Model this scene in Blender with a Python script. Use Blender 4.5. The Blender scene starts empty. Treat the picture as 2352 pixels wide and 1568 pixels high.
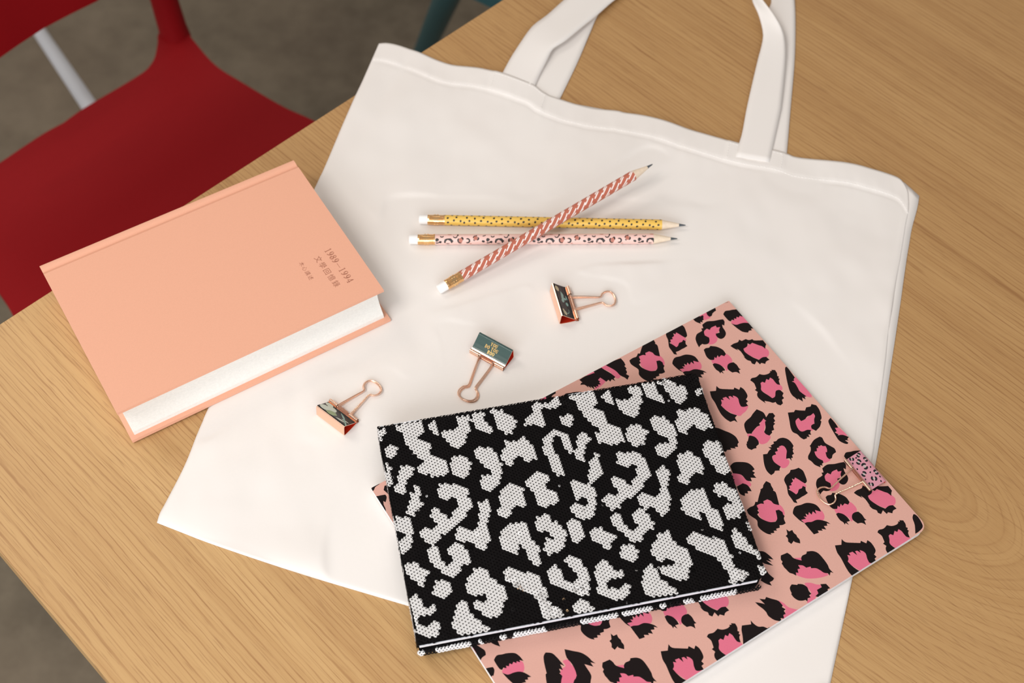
import bpy, bmesh, math, random
import numpy as np
from math import sin, cos, pi, radians, hypot, atan2
from mathutils import Vector, Matrix, noise
from mathutils.geometry import delaunay_2d_cdt
random.seed(7)
S = bpy.context.scene
COL = S.collection
TZ = 0.745                                   # height of the table top above the floor

# ------------------------------------------------------------------ camera, world, lights, exposure
F_PX, TILT, ROLL, HC = 3043.67, 0.60144, 0.052898, 742.01
cam_d = bpy.data.cameras.new('camera'); cam = bpy.data.objects.new('camera', cam_d); COL.objects.link(cam)
cam.location = (0, 0, HC/1000 + TZ)
RM = Matrix.Rotation(TILT, 3, 'X') @ Matrix.Rotation(ROLL, 3, 'Z')
cam.rotation_euler = RM.to_euler()
cam_d.sensor_width = 36; cam_d.lens = F_PX/2352*36; cam_d.clip_start = 0.02; cam_d.clip_end = 50
cam_d.dof.use_dof = True; cam_d.dof.focus_distance = 0.84; cam_d.dof.aperture_fstop = 8.0
S.camera = cam
S.view_settings.view_transform = 'Standard'; S.view_settings.look = 'None'
S.view_settings.gamma = 1; S.view_settings.use_curve_mapping = False
S.view_settings.exposure = -0.04
W = bpy.data.worlds.new('world'); S.world = W; W.use_nodes = True
W.node_tree.nodes['Background'].inputs[0].default_value = (1.0, 0.935, 0.88, 1)
W.node_tree.nodes['Background'].inputs[1].default_value = 0.36

def area(name, loc, target, size, power, col, sizey=None):
    d = bpy.data.lights.new(name, 'AREA'); d.energy = power; d.color = col; d.size = size
    if sizey: d.shape = 'RECTANGLE'; d.size_y = sizey
    o = bpy.data.objects.new(name, d); COL.objects.link(o); o.location = loc
    o.rotation_euler = (Vector(target)-Vector(loc)).to_track_quat('-Z', 'Y').to_euler(); return o
area('window_light', (-0.25, -1.45, TZ+0.85), (0.05, 0.55, TZ), 2.2, 40, (0.90, 0.95, 1.0), 1.3)
area('ceiling_panel', (-0.62, -0.05, TZ+1.22), (-0.05, 0.5, TZ), 0.45, 8.0, (1.0, 0.955, 0.91))
area('ceiling_panel', (-1.3, 1.3, TZ+1.7), (0.1, 0.6, TZ), 0.8, 9, (1.0, 0.93, 0.85))
for i, (x, y) in enumerate(((-0.2, 1.9), (0.9, 0.9), (0.25, 1.55))):
    area('unseen_spot', (x, y, TZ+1.8), (0.1, 0.6, TZ), 0.07, 0.9, (1.0, 0.90, 0.78))

sp = bpy.data.lights.new('unseen_spot', 'SPOT'); sp.energy = 38; sp.color = (1.0, 0.90, 0.78); sp.spot_size = radians(44); sp.spot_blend = 1.0; sp.shadow_soft_size = 0.08  # added spot with no visible source, brightens the floor at left
so_ = bpy.data.objects.new('unseen_spot', sp); COL.objects.link(so_); so_.location = (-1.75, 0.15, 2.5)
so_.rotation_euler = (Vector((-1.02, 0.55, 0))-Vector(so_.location)).to_track_quat('-Z', 'Y').to_euler()

# ------------------------------------------------------------------ helpers
def P(x, y, z=0.0):
    """pixel of the 2352x1568 photograph -> millimetres on the plane z mm above the table"""
    d = RM @ Vector((x-1176, -(y-784), -F_PX)); k = (z-HC)/d.z
    return (d.x*k, d.y*k)
def W3(x, y, z): return Vector((x/1000, y/1000, z/1000+TZ))      # mm (table frame) -> metres in the world
def PW(px, py, z=0.0): q = P(px, py, z); return W3(q[0], q[1], z)
def lin(c): c = c/255; return c/12.92 if c <= 0.04045 else ((c+0.055)/1.055)**2.4
def rgb(r, g, b): return (lin(r), lin(g), lin(b), 1)

class M:
    """small material builder"""
    def __init__(s, name, col=(0.8, 0.8, 0.8, 1), rough=0.5, metal=0.0, spec=0.5, coat=0.0):
        s.m = bpy.data.materials.new(name); s.m.use_nodes = True
        s.n = s.m.node_tree.nodes; s.l = s.m.node_tree.links; s.b = s.n['Principled BSDF']
        s.set('Base Color', col); s.set('Roughness', rough); s.set('Metallic', metal)
        s.set('Specular IOR Level', spec); s.set('Coat Weight', coat); s.set('Coat Roughness', 0.06)
    def set(s, k, v): s.b.inputs[k].default_value = v
    def node(s, t, ins=None, **kw):
        n = s.n.new(t)
        for k, v in kw.items(): setattr(n, k, v)
        for k, v in (ins or {}).items():
            if isinstance(v, bpy.types.NodeSocket): s.l.new(v, n.inputs[k])
            else: n.inputs[k].default_value = v
        return n
    def math(s, op, a, b=None, c=None):
        ins = {0: a}
        if b is not None: ins[1] = b
        if c is not None: ins[2] = c
        return s.node('ShaderNodeMath', ins, operation=op).outputs[0]
    def ramp(s, fac, stops):
        n = s.node('ShaderNodeValToRGB', {0: fac}); e = n.color_ramp.elements
        while len(e) < len(stops): e.new(0.5)
        for i, (p, c) in enumerate(stops): e[i].position = p; e[i].color = c if len(c) == 4 else (*c, 1)
        return n.outputs[0]
    def mix(s, fac, a, b, mode='MIX'):
        n = s.node('ShaderNodeMix', data_type='RGBA', blend_type=mode)
        for k, v in ((0, fac), (6, a), (7, b)):
            if isinstance(v, bpy.types.NodeSocket): s.l.new(v, n.inputs[k])
            else: n.inputs[k].default_value = v
        return n.outputs[2]
    def coords(s, scale=(1, 1, 1), out='Object', rot=(0, 0, 0)):
        t = s.node('ShaderNodeTexCoord')
        return s.node('ShaderNodeMapping', {'Vector': t.outputs[out], 'Scale': scale, 'Rotation': rot}).outputs[0]
    def noise(s, vec, scale, detail=3, rough=0.5):
        return s.node('ShaderNodeTexNoise', {'Vector': vec, 'Scale': scale, 'Detail': detail, 'Roughness': rough}).outputs[0]
    def bump(s, h, strength, dist):
        n = s.node('ShaderNodeBump', {'Height': h, 'Strength': strength, 'Distance': dist}); s.l.new(n.outputs[0], s.b.inputs['Normal'])
    def base(s, sock): s.l.new(sock, s.b.inputs['Base Color'])

def grainy(name, col, rough=0.6, amt=0.06, scale=900, bump=0.1, **kw):
    m = M(name, col, rough, **kw); v = m.coords()
    n = m.noise(v, scale, 2)
    m.base(m.mix(1.0, col, m.ramp(n, [(0.3, (1-amt,)*3), (0.7, (1+amt*0.2,)*3)]), 'MULTIPLY'))
    m.bump(n, bump, 0.0002); return m.m

def mesh_obj(name, verts, faces, mats, parent=None, fm=None, smooth=False, origin=None):
    me = bpy.data.meshes.new(name)
    if origin is not None: verts = [Vector(v)-origin for v in verts]
    me.from_pydata([tuple(v) for v in verts], [], faces)
    for m in (mats if isinstance(mats, (list, tuple)) else [mats]): me.materials.append(m)
    if fm is not None: me.polygons.foreach_set('material_index', fm)
    if smooth: me.polygons.foreach_set('use_smooth', [True]*len(me.polygons))
    me.update(); o = bpy.data.objects.new(name, me); COL.objects.link(o)
    if parent: o.parent = parent
    return o
def tag(o, label=None, cat=None, group=None, kind=None):
    for k, v in (('label', label), ('category', cat), ('group', group), ('kind', kind)):
        if v: o[k] = v
    return o
def thing(name, label, cat, loc, rot=None, group=None):
    o = bpy.data.objects.new(name, None); o.empty_display_size = 0.02; COL.objects.link(o)
    o.location = loc
    if rot: o.rotation_euler = rot
    return tag(o, label, cat, group)

def bm_obj(name, bm, mats, parent=None, smooth=False, origin=None, bevel=0, seg=2):
    if bevel:
        es = [e for e in bm.edges if len(e.link_faces) == 2 and e.calc_face_angle(0) > 0.6]
        bmesh.ops.bevel(bm, geom=es, offset=bevel, segments=seg, affect='EDGES', profile=0.5)
    bmesh.ops.recalc_face_normals(bm, faces=bm.faces)
    if origin is not None: bmesh.ops.translate(bm, verts=bm.verts, vec=-origin)
    me = bpy.data.meshes.new(name); bm.to_mesh(me); bm.free()
    for m in (mats if isinstance(mats, (list, tuple)) else [mats]): me.materials.append(m)
    if smooth:
        me.polygons.foreach_set('use_smooth', [True]*len(me.polygons))
        me.set_sharp_from_angle(angle=radians(35))
    o = bpy.data.objects.new(name, me); COL.objects.link(o)
    if parent: o.parent = parent
    return o
def prism(bm, poly, z0, z1, conv):
    """polygon (list of 2D) extruded from z0 to z1; conv(x, y, z) -> Vector"""
    lo = [bm.verts.new(conv(x, y, z0)) for x, y in poly]; hi = [bm.verts.new(conv(x, y, z1)) for x, y in poly]
    bm.faces.new(lo[::-1]); bm.faces.new(hi); n = len(poly)
    for i in range(n): bm.faces.new((lo[i], lo[(i+1) % n], hi[(i+1) % n], hi[i]))
def tube(bm, pts, r, n=10, closed=False, caps=True):
    """round tube along a polyline; r a number or a list"""
    pts = [Vector(p) for p in pts]; N = len(pts); rings = []; up = None
    for i, p in enumerate(pts):
        a = pts[i-1] if (i > 0 or closed) else p; b = pts[(i+1) % N] if (i < N-1 or closed) else p
        t = (b-a).normalized()
        if up is None: up = t.orthogonal().normalized()
        up = (up - t*up.dot(t)).normalized(); s = t.cross(up); rr = r[i] if isinstance(r, (list, tuple)) else r
        rings.append([bm.verts.new(p + (up*cos(2*pi*k/n) + s*sin(2*pi*k/n))*rr) for k in range(n)])
    for i in range(N if closed else N-1):
        A, B = rings[i], rings[(i+1) % N]
        for k in range(n): bm.faces.new((A[k], A[(k+1) % n], B[(k+1) % n], B[k]))
    if caps and not closed: bm.faces.new(rings[0][::-1]); bm.faces.new(rings[-1])
def catmull(pts, k=6, closed=False):
    pts = [tuple(p) for p in pts]; n = len(pts); out = []
    for i in range(n if closed else n-1):
        p0 = pts[i-1] if (i > 0 or closed) else pts[0]; p1 = pts[i]; p2 = pts[(i+1) % n]
        p3 = pts[(i+2) % n] if (i+2 < n or closed) else pts[-1]
        for j in range(k):
            t = j/k
            out.append(tuple(0.5*(2*b + (c-a)*t + (2*a-5*b+4*c-d)*t*t + (3*b-a-3*c+d)*t**3) for a, b, c, d in zip(p0, p1, p2, p3)))
    if not closed: out.append(pts[-1])
    return out
def brushy(poly, k=3, sharp=48):
    """smooth the soft bends of a traced outline, keep its sharp brush tips"""
    n = len(poly); sh = []
    for i in range(n):
        a, b, c = poly[i-1], poly[i], poly[(i+1) % n]
        u = (b[0]-a[0], b[1]-a[1]); v = (c[0]-b[0], c[1]-b[1])
        ang = abs(math.degrees(atan2(u[0]*v[1]-u[1]*v[0], u[0]*v[0]+u[1]*v[1]+1e-9))); sh.append(ang > sharp)
    out = []
    for i in range(n):
        p1, p2 = poly[i], poly[(i+1) % n]; p0, p3 = poly[i-1], poly[(i+2) % n]
        if sh[i]: p0 = p1
        if sh[(i+1) % n]: p3 = p2
        for j in range(k):
            t = j/k
            out.append(tuple(0.5*(2*b + (c-a)*t + (2*a-5*b+4*c-d)*t*t + (3*b-a-3*c+d)*t**3) for a, b, c, d in zip(p0, p1, p2, p3)))
    return out
def inside(poly, X, Y):
    p = np.asarray(poly, float); r = np.zeros(len(X), bool)
    for (x1, y1), (x2, y2) in zip(p, np.roll(p, -1, 0)):
        if y1 == y2: continue
        c = ((y1 > Y) != (y2 > Y)) & (X < (x2-x1)*(Y-y1)/(y2-y1)+x1); r ^= c
    return r
def dedupe(poly, eps=1e-4):
    out = []
    for p in poly:
        if not out or hypot(p[0]-out[-1][0], p[1]-out[-1][1]) > eps: out.append(p)
    if hypot(out[0][0]-out[-1][0], out[0][1]-out[-1][1]) < eps: out.pop()
    return out
def printed(cells, shapes):
    """flat print cut into the surface itself: cells = polygons of the blank surface, shapes = [(material index, polygon)];
    a higher index wins. returns verts2d, tris, material index per tri"""
    V = []; Fc = []
    def add(poly):
        poly = dedupe(poly)
        if sum(a[0]*b[1]-b[0]*a[1] for a, b in zip(poly, poly[1:]+poly[:1])) < 0: poly = poly[::-1]
        poly = list(poly); s = len(V); V.extend(poly); Fc.append(list(range(s, s+len(poly))))
    kinds = []
    for c in cells: add(c); kinds.append(0)
    xs = [p[0] for c in cells for p in c]; ys = [p[1] for c in cells for p in c]
    bx = (min(xs), max(xs), min(ys), max(ys))
    for mi, s in shapes:
        if max(p[0] for p in s) < bx[0] or min(p[0] for p in s) > bx[1] or max(p[1] for p in s) < bx[2] or min(p[1] for p in s) > bx[3]: continue
        add(s); kinds.append(mi)
    nc = len(cells)
    v, e, f, ov, oe, of = delaunay_2d_cdt([Vector(p) for p in V], [], Fc, 1, 1e-5)
    faces = []; fm = []
    for t, o in zip(f, of):
        if not any(i < nc for i in o): continue
        faces.append(list(t)); fm.append(max(kinds[i] for i in o))
    return [tuple(p) for p in v], faces, fm

# ------------------------------------------------------------------ materials
def wood_material():
    m = M('oak_veneer', rough=0.42, spec=0.35)
    v = m.coords(); sep = m.node('ShaderNodeSeparateXYZ', {0: v}); X, Y = sep.outputs[0], sep.outputs[1]
    def nz(sx, sy, detail=2, off=0.0, rough=0.5):
        c = m.node('ShaderNodeCombineXYZ', {0: m.math('MULTIPLY', X, sx), 1: m.math('MULTIPLY', Y, sy), 2: off}).outputs[0]
        return m.noise(c, 1.0, detail, rough)
    # growth-ring field: long nested arches closing towards +X around one heart line, parallel lines elsewhere
    xc, yc = CATH
    dx = m.math('MULTIPLY', m.math('MAXIMUM', m.math('SUBTRACT', X, xc), 0.0), 0.45)
    dy = m.math('ADD', m.math('SUBTRACT', Y, yc), m.math('MULTIPLY', m.math('SUBTRACT', nz(2.2, 4, 2, 4.0), 0.5), 0.010))
    r = m.math('SQRT', m.math('ADD', m.math('MULTIPLY', dx, dx), m.math('MULTIPLY', dy, dy)))
    r = m.math('ADD', r, m.math('MULTIPLY', m.math('SUBTRACT', nz(3.5, 12, 2, 1.0), 0.5), 0.0045))
    r = m.math('ADD', r, m.math('MULTIPLY', m.math('SUBTRACT', nz(60, 60, 2, 2.0), 0.5), 0.0013))
    def rn(sx, sr, detail, off):
        c = m.node('ShaderNodeCombineXYZ', {0: m.math('MULTIPLY', X, sx), 1: m.math('MULTIPLY', r, sr), 2: off}).outputs[0]
        return m.noise(c, 1.0, detail, 0.55)
    band = rn(1.3, 26, 3, 0.0); mid = rn(4, 170, 3, 3.0); fine = nz(12, 1000, 3, 5.0); pore = nz(50, 1150, 2, 8.0); dash = nz(20, 420, 2, 13.0)
    rings = m.math('SINE', m.math('MULTIPLY', m.math('ADD', r, m.math('ADD', m.math('MULTIPLY', rn(2, 45, 2, 9.0), 0.016), m.math('MULTIPLY', rn(9, 190, 3, 15.0), 0.0036))), 2*pi/0.0036))
    arch = m.math('DIVIDE', dx, m.math('ADD', dx, m.math('ADD', m.math('ABSOLUTE', dy), 0.004)))
    calm = m.math('SUBTRACT', 1.0, m.math('MULTIPLY', arch, 0.85))
    col = m.ramp(band, [(0.25, rgb(186, 145, 96)), (0.5, rgb(198, 158, 106)), (0.78, rgb(206, 167, 115))])
    col = m.mix(0.24, col, m.ramp(mid, [(0.3, rgb(172, 128, 80)), (0.62, rgb(208, 170, 118))]))
    col = m.mix(m.math('MULTIPLY', calm, m.math('MULTIPLY', m.ramp(rings, [(0.70, (0, 0, 0)), (1.0, (1, 1, 1))]), m.ramp(dash, [(0.36, (0.15,)*3), (0.60, (0.62,)*3)]))), col, rgb(150, 104, 62))
    col = m.mix(m.math('MULTIPLY', m.ramp(fine, [(0.28, (1, 1, 1)), (0.44, (0, 0, 0))]), 0.34), col, rgb(146, 102, 62))
    col = m.mix(m.math('MULTIPLY', m.ramp(pore, [(0.30, (1, 1, 1)), (0.41, (0, 0, 0))]), 0.34), col, rgb(128, 84, 50))
    leaf_falloff = m.ramp(m.math('ADD', Y, m.math('MULTIPLY', m.math('SUBTRACT', nz(1.2, 7, 2, 21.0), 0.5), 0.12)), [(0.20, (1, 1, 1)), (0.46, (0.85, 0.80, 0.745))])   # browner veneer leaf, with some light falloff painted into its colour
    col = m.mix(1.0, col, leaf_falloff, 'MULTIPLY')
    m.base(col)
    m.bump(m.math('ADD', fine, m.math('MULTIPLY', pore, 0.8)), 0.22, 0.00025)
    return m.m
TD = radians(47.118)                          # direction of the table's long edge; its grain runs at TD-90
bx_, by_ = cos(TD-pi/2), sin(TD-pi/2)         # table local X (grain) in plan
def tloc(px, py):                              # pixel -> table local metres
    x, y = P(px, py, 0); return ((x*bx_+y*by_)/1000, (-x*by_+y*bx_)/1000)
_c = tloc(2080, 1065); CATH = (_c[0], _c[1])
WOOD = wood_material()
def cloth_material(name, col):
    m = M(name, col, 0.95, spec=0.12); v = m.coords()
    w1 = m.node('ShaderNodeTexWave', {'Vector': v, 'Scale': 420.0, 'Distortion': 1.2, 'Detail': 1.0}, bands_direction='X').outputs['Fac']
    w2 = m.node('ShaderNodeTexWave', {'Vector': v, 'Scale': 420.0, 'Distortion': 1.2, 'Detail': 1.0}, bands_direction='Y').outputs['Fac']
    h = m.math('ADD', w1, w2); n = m.noise(v, 14, 3)
    m.base(m.mix(1.0, col, m.ramp(n, [(0.3, (0.985, 0.975, 0.97)), (0.7, (1, 1, 1))]), 'MULTIPLY'))
    m.bump(h, 0.07, 0.0001); return m.m
CLOTH = cloth_material('cotton_canvas', (0.85, 0.806, 0.768, 1))
THREAD = M('white_thread', (0.86, 0.83, 0.80, 1), 0.8, spec=0.2).m
CORAL = grainy('coral_book_cloth', (0.81, 0.415, 0.28, 1), 0.66, 0.03, 1500, 0.08, spec=0.25)
PAGES = grainy('page_edges', (0.87, 0.85, 0.80, 1), 0.85, 0.05, 700, 0.2)
INK = M('brown_foil_print', rgb(162, 100, 76), 0.6).m
ROSE = M('rose_gold_metal', (0.98, 0.65, 0.49, 1), 0.24, 1.0).m
ROSE_IN = M('rose_gold_inner_reflection', (0.72, 0.045, 0.015, 1), 0.35, 0.55).m  # red of the metal's repeated reflections, painted as base colour
GOLD = M('gold_metal', (0.90, 0.58, 0.28, 1), 0.24, 1.0).m
RED = grainy('red_plastic', rgb(138, 12, 18), 0.62, 0.03, 300, 0.1, spec=0.16)
def floor_material():
    m = M('mottled_floor', rough=0.85); v = m.coords()
    n = m.noise(v, 4.5, 5, 0.6); n2 = m.noise(v, 28, 4, 0.6); n3 = m.noise(v, 1.7, 2)
    c = m.ramp(n, [(0.3, rgb(84, 74, 60)), (0.52, rgb(108, 97, 80)), (0.75, rgb(128, 116, 98))])
    c = m.mix(0.35, c, m.ramp(n2, [(0.3, rgb(76, 67, 54)), (0.7, rgb(132, 121, 103))]))
    c = m.mix(m.ramp(n3, [(0.45, (0, 0, 0)), (0.7, (0.4,)*3)]), c, rgb(146, 128, 108))
    m.base(c); return m.m

# ------------------------------------------------------------------ floor and table
fl = mesh_obj('floor', [(-4, -3, 0), (4, -3, 0), (4, 5, 0), (-4, 5, 0)], [(0, 1, 2, 3)], floor_material()); tag(fl, kind='structure')
X0, Y0, X1, Y1 = -0.5944, 0.0398, 0.95, 1.35      # table top in its local frame
table = thing('table', 'oak veneer table with a straight squared edge, under the white tote bag', 'table', (0, 0, 0), (0, 0, TD-pi/2))
bm = bmesh.new(); prism(bm, [(X0, Y0), (X1, Y0), (X1, Y1), (X0, Y1)], TZ-0.026, TZ, lambda x, y, z: Vector((x, y, z)))
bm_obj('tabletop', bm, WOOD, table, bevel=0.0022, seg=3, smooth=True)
for sx, sy in ((0, 0), (0, 1), (1, 0), (1, 1)):
    x = (X1-0.42 if sx else X0+0.10); y = (Y1-0.08 if sy else Y0+0.08); bm = bmesh.new()
    prism(bm, [(x-.022, y-.022), (x+.022, y-.022), (x+.022, y+.022), (x-.022, y+.022)], 0.0, TZ-0.026, lambda x, y, z: Vector((x, y, z)))
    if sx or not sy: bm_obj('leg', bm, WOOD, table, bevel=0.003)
    else: bm.free()

# ------------------------------------------------------------------ tote bag
def curve(pts, z=0.0, k=5): return catmull([P(x, y, z) for x, y in pts], k)
def resample(c, n):
    c = np.array(c); d = np.r_[0, np.cumsum(np.hypot(*np.diff(c, axis=0).T))]; t = np.linspace(0, d[-1], n)
    return np.stack([np.interp(t, d, c[:, 0]), np.interp(t, d, c[:, 1])], 1)
TOP = [(870.6, 101.3), (886, 100.5), (910, 105.6), (938, 115), (962, 123), (1006.6, 142.7), (1041, 154), (1093, 160), (1118.6, 165), (1151, 172.8), (1200, 190), (1226, 200.5), (1247.5, 216.5), (1283, 231), (1356, 249.6), (1420, 258), (1432.7, 262), (1509, 277.5), (1586, 302), (1697, 333), (1773, 346), (1808, 355), (1834, 363.6), (1941, 378), (1998, 392), (2055, 409), (2074, 424), (2086, 447)]
RIGHT = [(2086, 447), (2087, 480), (2079, 522), (2067, 600), (2056, 660), (2040, 770), (2033, 835), (2020, 930), (2009, 1015), (1997, 1085), (1958, 1322), (1905, 1568), (1884, 1665)]
BOT = [(361, 1201), (420, 1224), (478.6, 1246.6), (600, 1288), (714.5, 1324.7), (830, 1359), (941, 1391.7), (1400, 1527), (1884, 1665)]
LEFT = [(870.6, 101.3), (847, 155), (819, 218), (780, 305), (726, 428.5), (600, 680), (474, 950), (427.5, 1065), (386, 1148), (368, 1180), (361, 1201)]
def coons(NU, NV, top, right, bot, left):
    T, B, L, R_ = resample(top, NU), resample(bot, NU), resample(left, NV), resample(right, NV)
    u = np.linspace(0, 1, NU)[None, :, None]; v = np.linspace(0, 1, NV)[:, None, None]
    return ((1-v)*T[None]+v*B[None]+(1-u)*L[:, None]+u*R_[:, None]-(1-u)*(1-v)*T[0]-u*(1-v)*T[-1]-(1-u)*v*B[0]-u*v*B[-1])
NU, NV = 230, 240
G = coons(NU, NV, curve(TOP), curve(RIGHT), curve(BOT), curve(LEFT))
HEM = 19.5
# where something heavy or small lies, the cloth is pressed flat
FLAT = [[P(*p) for p in q] for q in (
    [(50, 600), (690, 320), (935, 740), (295, 1050)], [(930, 470), (1600, 480), (1600, 590), (1350, 600), (1010, 700), (930, 600)],
    [(1480, 350), (1530, 370), (1300, 500), (1200, 520)], [(820, 930), (1230, 870), (1672, 640), (2180, 1220), (1600, 1680), (880, 1680)],
    [(1240, 630), (1430, 660), (1420, 760), (1250, 750)], [(1020, 750), (1200, 780), (1180, 880), (1060, 940)], [(700, 860), (900, 860), (860, 1030), (700, 1000)])]
def soft_mask(X, Y):
    m = np.zeros(len(X))
    for q in FLAT:
        q = np.array(q); c = q.mean(0)
        for s, w in ((1.0, 1.0), (1.08, 0.6), (1.18, 0.3)): m = np.maximum(m, w*inside(c+(q-c)*s, X, Y))
    return m
fx, fy = G[..., 0].ravel(), G[..., 1].ravel(); mk = soft_mask(fx, fy).reshape(NV, NU)
for _ in range(14):                      # blur the mask
    mk[1:-1, 1:-1] = (mk[1:-1, 1:-1]+mk[:-2, 1:-1]+mk[2:, 1:-1]+mk[1:-1, :-2]+mk[1:-1, 2:])/5
def wrinkle(x, y, u, v):
    """height in mm of the cloth: broad billows, creases falling from the hem, puckers at the stitching"""
    n1 = noise.noise((x*0.011, y*0.011, 1.3)); n2 = noise.noise((x*0.03+5, y*0.024, 2.1)); n3 = noise.noise((x*0.075, y*0.05, 7.7))
    fall = math.exp(-((v-0.12)/0.16)**2)
    fold = abs(noise.noise((u*9.0+1.5*v, v*1.6, 3.3)))
    z = 1.3*n1 + 0.62*n2 + 0.2*n3 + fall*(2.2*fold-0.5)
    return z
def ridge(d, w): return math.exp(-(d/w)**2)
ZC = np.zeros((NV, NU)); vs = np.linspace(0, 1, NV); us = np.linspace(0, 1, NU)
rowlen = np.hypot(*(G[-1]-G[0]).T)      # bag height per column, mm
for j in range(NV):
    for i in range(NU):
        x, y = G[j, i]; u, v = us[i], vs[j]; dtop = v*rowlen[i]; m = mk[j, i]
        hem = 1.0 if dtop < HEM else max(0, 1-(dtop-HEM)/2.2)
        pk = noise.noise((u*95, v*20, 4.0))*0.5*math.exp(-((dtop-HEM)/7)**2)
        z = 1.9 + (1-m)*(wrinkle(x, y, u, v)*1.5) + 0.55*hem + pk - 0.5*ridge(dtop-HEM-1.5, 1.6)
        for us_ in (0.235, 0.287, 0.715, 0.77):   # the sewn-in strap ends show through the hem
            z += 0.0
        if 0.225 < u < 0.335 or 0.665 < u < 0.765: z += 0.5*(1 if dtop < HEM else max(0, 1-(dtop-HEM)/2))
        e = min(u, 1-u)*460; z -= 1.2*math.exp(-e/2.2); z -= 0.8*math.exp(-(1-v)*rowlen[i]/2.2)
        z += 2.6*math.exp(-((1-v)*rowlen[i]/26)**2)*(1-m)*(0.5+0.5*noise.noise((u*5, 0, 9)))*(1-math.exp(-(1-v)*rowlen[i]/7))
        lo = 0.75 if m < 0.9 else 1.1
        cap = 1.5+5.5*max(0.0, 1-m*3.2)**2; z = max(z, lo); ZC[j, i] = z if z < cap*0.75 else cap*(0.75+0.25*math.tanh((z-cap*0.75)/(cap*0.25)))
bag = thing('tote_bag', 'white cotton canvas tote bag lying flat across the wooden table', 'tote bag', W3(90, 560, 0))
BO = Vector(bag.location)
def grid_obj(name, G, Z, th, mat, parent, origin):
    nv, nu = Z.shape; vt = [W3(G[j, i, 0], G[j, i, 1], Z[j, i]) for j in range(nv) for i in range(nu)]
    vb = [W3(G[j, i, 0], G[j, i, 1], Z[j, i]-th) for j in range(nv) for i in range(nu)]; n = nv*nu
    f = []
    for j in range(nv-1):
        for i in range(nu-1):
            a = j*nu+i; f.append((a, a+nu, a+nu+1, a+1)); f.append((n+a, n+a+1, n+a+nu+1, n+a+nu))
    for i in range(nu-1):
        a = i; f.append((a, a+1, n+a+1, n+a)); a = (nv-1)*nu+i; f.append((a+1, a, n+a, n+a+1))
    for j in range(nv-1):
        a = j*nu; f.append((a+nu, a, n+a, n+a+nu)); a = j*nu+nu-1; f.append((a, a+nu, n+a+nu, n+a))
    return mesh_obj(name, vt+vb, f, mat, parent, smooth=True, origin=origin)
fp = grid_obj('front_panel', G, ZC, 0.5, CLOTH, bag, BO)
TOPB = [(871, 104), (962, 126), (1041, 157), (1151, 176), (1226, 204), (1283, 233), (1420, 260), (1509, 280), (1586, 305), (1697, 335), (1808, 357), (1834, 366), (1941, 380), (2006, 392), (2063, 411), (2083, 426), (2111, 451)]
RIGHTB = [(2111, 451), (2106, 480), (2094, 525), (2088, 560), (2082.6, 591), (2074, 650), (2067, 702), (2044, 855), (2033, 930), (2013.5, 1050), (1957, 1330), (1907, 1568), (1886, 1668)]
GB = coons(60, 90, curve(TOPB), curve(RIGHTB), curve(BOT), curve(LEFT))
ZB = np.full((90, 60), 0.62)
for j in range(90):
    for i in range(60):
        if i > 54 and j < 70: ZB[j, i] = 0.62 + 0.35*noise.noise((j*0.2, i*0.3, 2))
bk = grid_obj('back_panel', GB, ZB, 0.5, CLOTH, bag, BO)
# stitching along the hem: separate short thread stitches joined into one part
bm = bmesh.new()
hemrow = [G[j0, :] for j0 in [0]][0]
def at_d(i, d): v = d/rowlen[i]*(NV-1); j = int(v); t = v-j; return G[j, i]*(1-t)+G[j+1, i]*t, ZC[j, i]*(1-t)+ZC[j+1, i]*t
tot = np.r_[0, np.cumsum(np.hypot(*np.diff(G[0], axis=0).T))]
def on_hem(s, d):
    f = np.interp(s, tot, np.arange(NU)); i = min(int(f), NU-2); t = f-i
    a, za = at_d(i, d); b, zb = at_d(i+1, d); return a*(1-t)+b*t, za*(1-t)+zb*t
def stitch(a, b):
    (p, z), (q, w) = a, b; tube(bm, [W3(p[0], p[1], z-0.12), W3((p[0]+q[0])/2, (p[1]+q[1])/2, (z+w)/2+0.22), W3(q[0], q[1], w-0.12)], 0.00020, 5)
s = 1.5
while s < tot[-1]-2: stitch(on_hem(s, HEM), on_hem(s+1.9, HEM)); s += 2.6
for ua, ub in ((0.228, 0.332), (0.668, 0.762)):       # boxes where the straps are sewn
    a, b = ua*tot[-1], ub*tot[-1]
    for d in (2.4,):
        s = a
        while s < b: stitch(on_hem(s, d), on_hem(s+1.9, d)); s += 2.6
    for s0 in (a, b):
        d = 2.4
        while d < HEM-2: stitch(on_hem(s0, d), on_hem(s0, d+1.9)); d += 2.6
so = bm_obj('stitching', bm, THREAD, bag, origin=BO); tag(so, kind='stuff')

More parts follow.
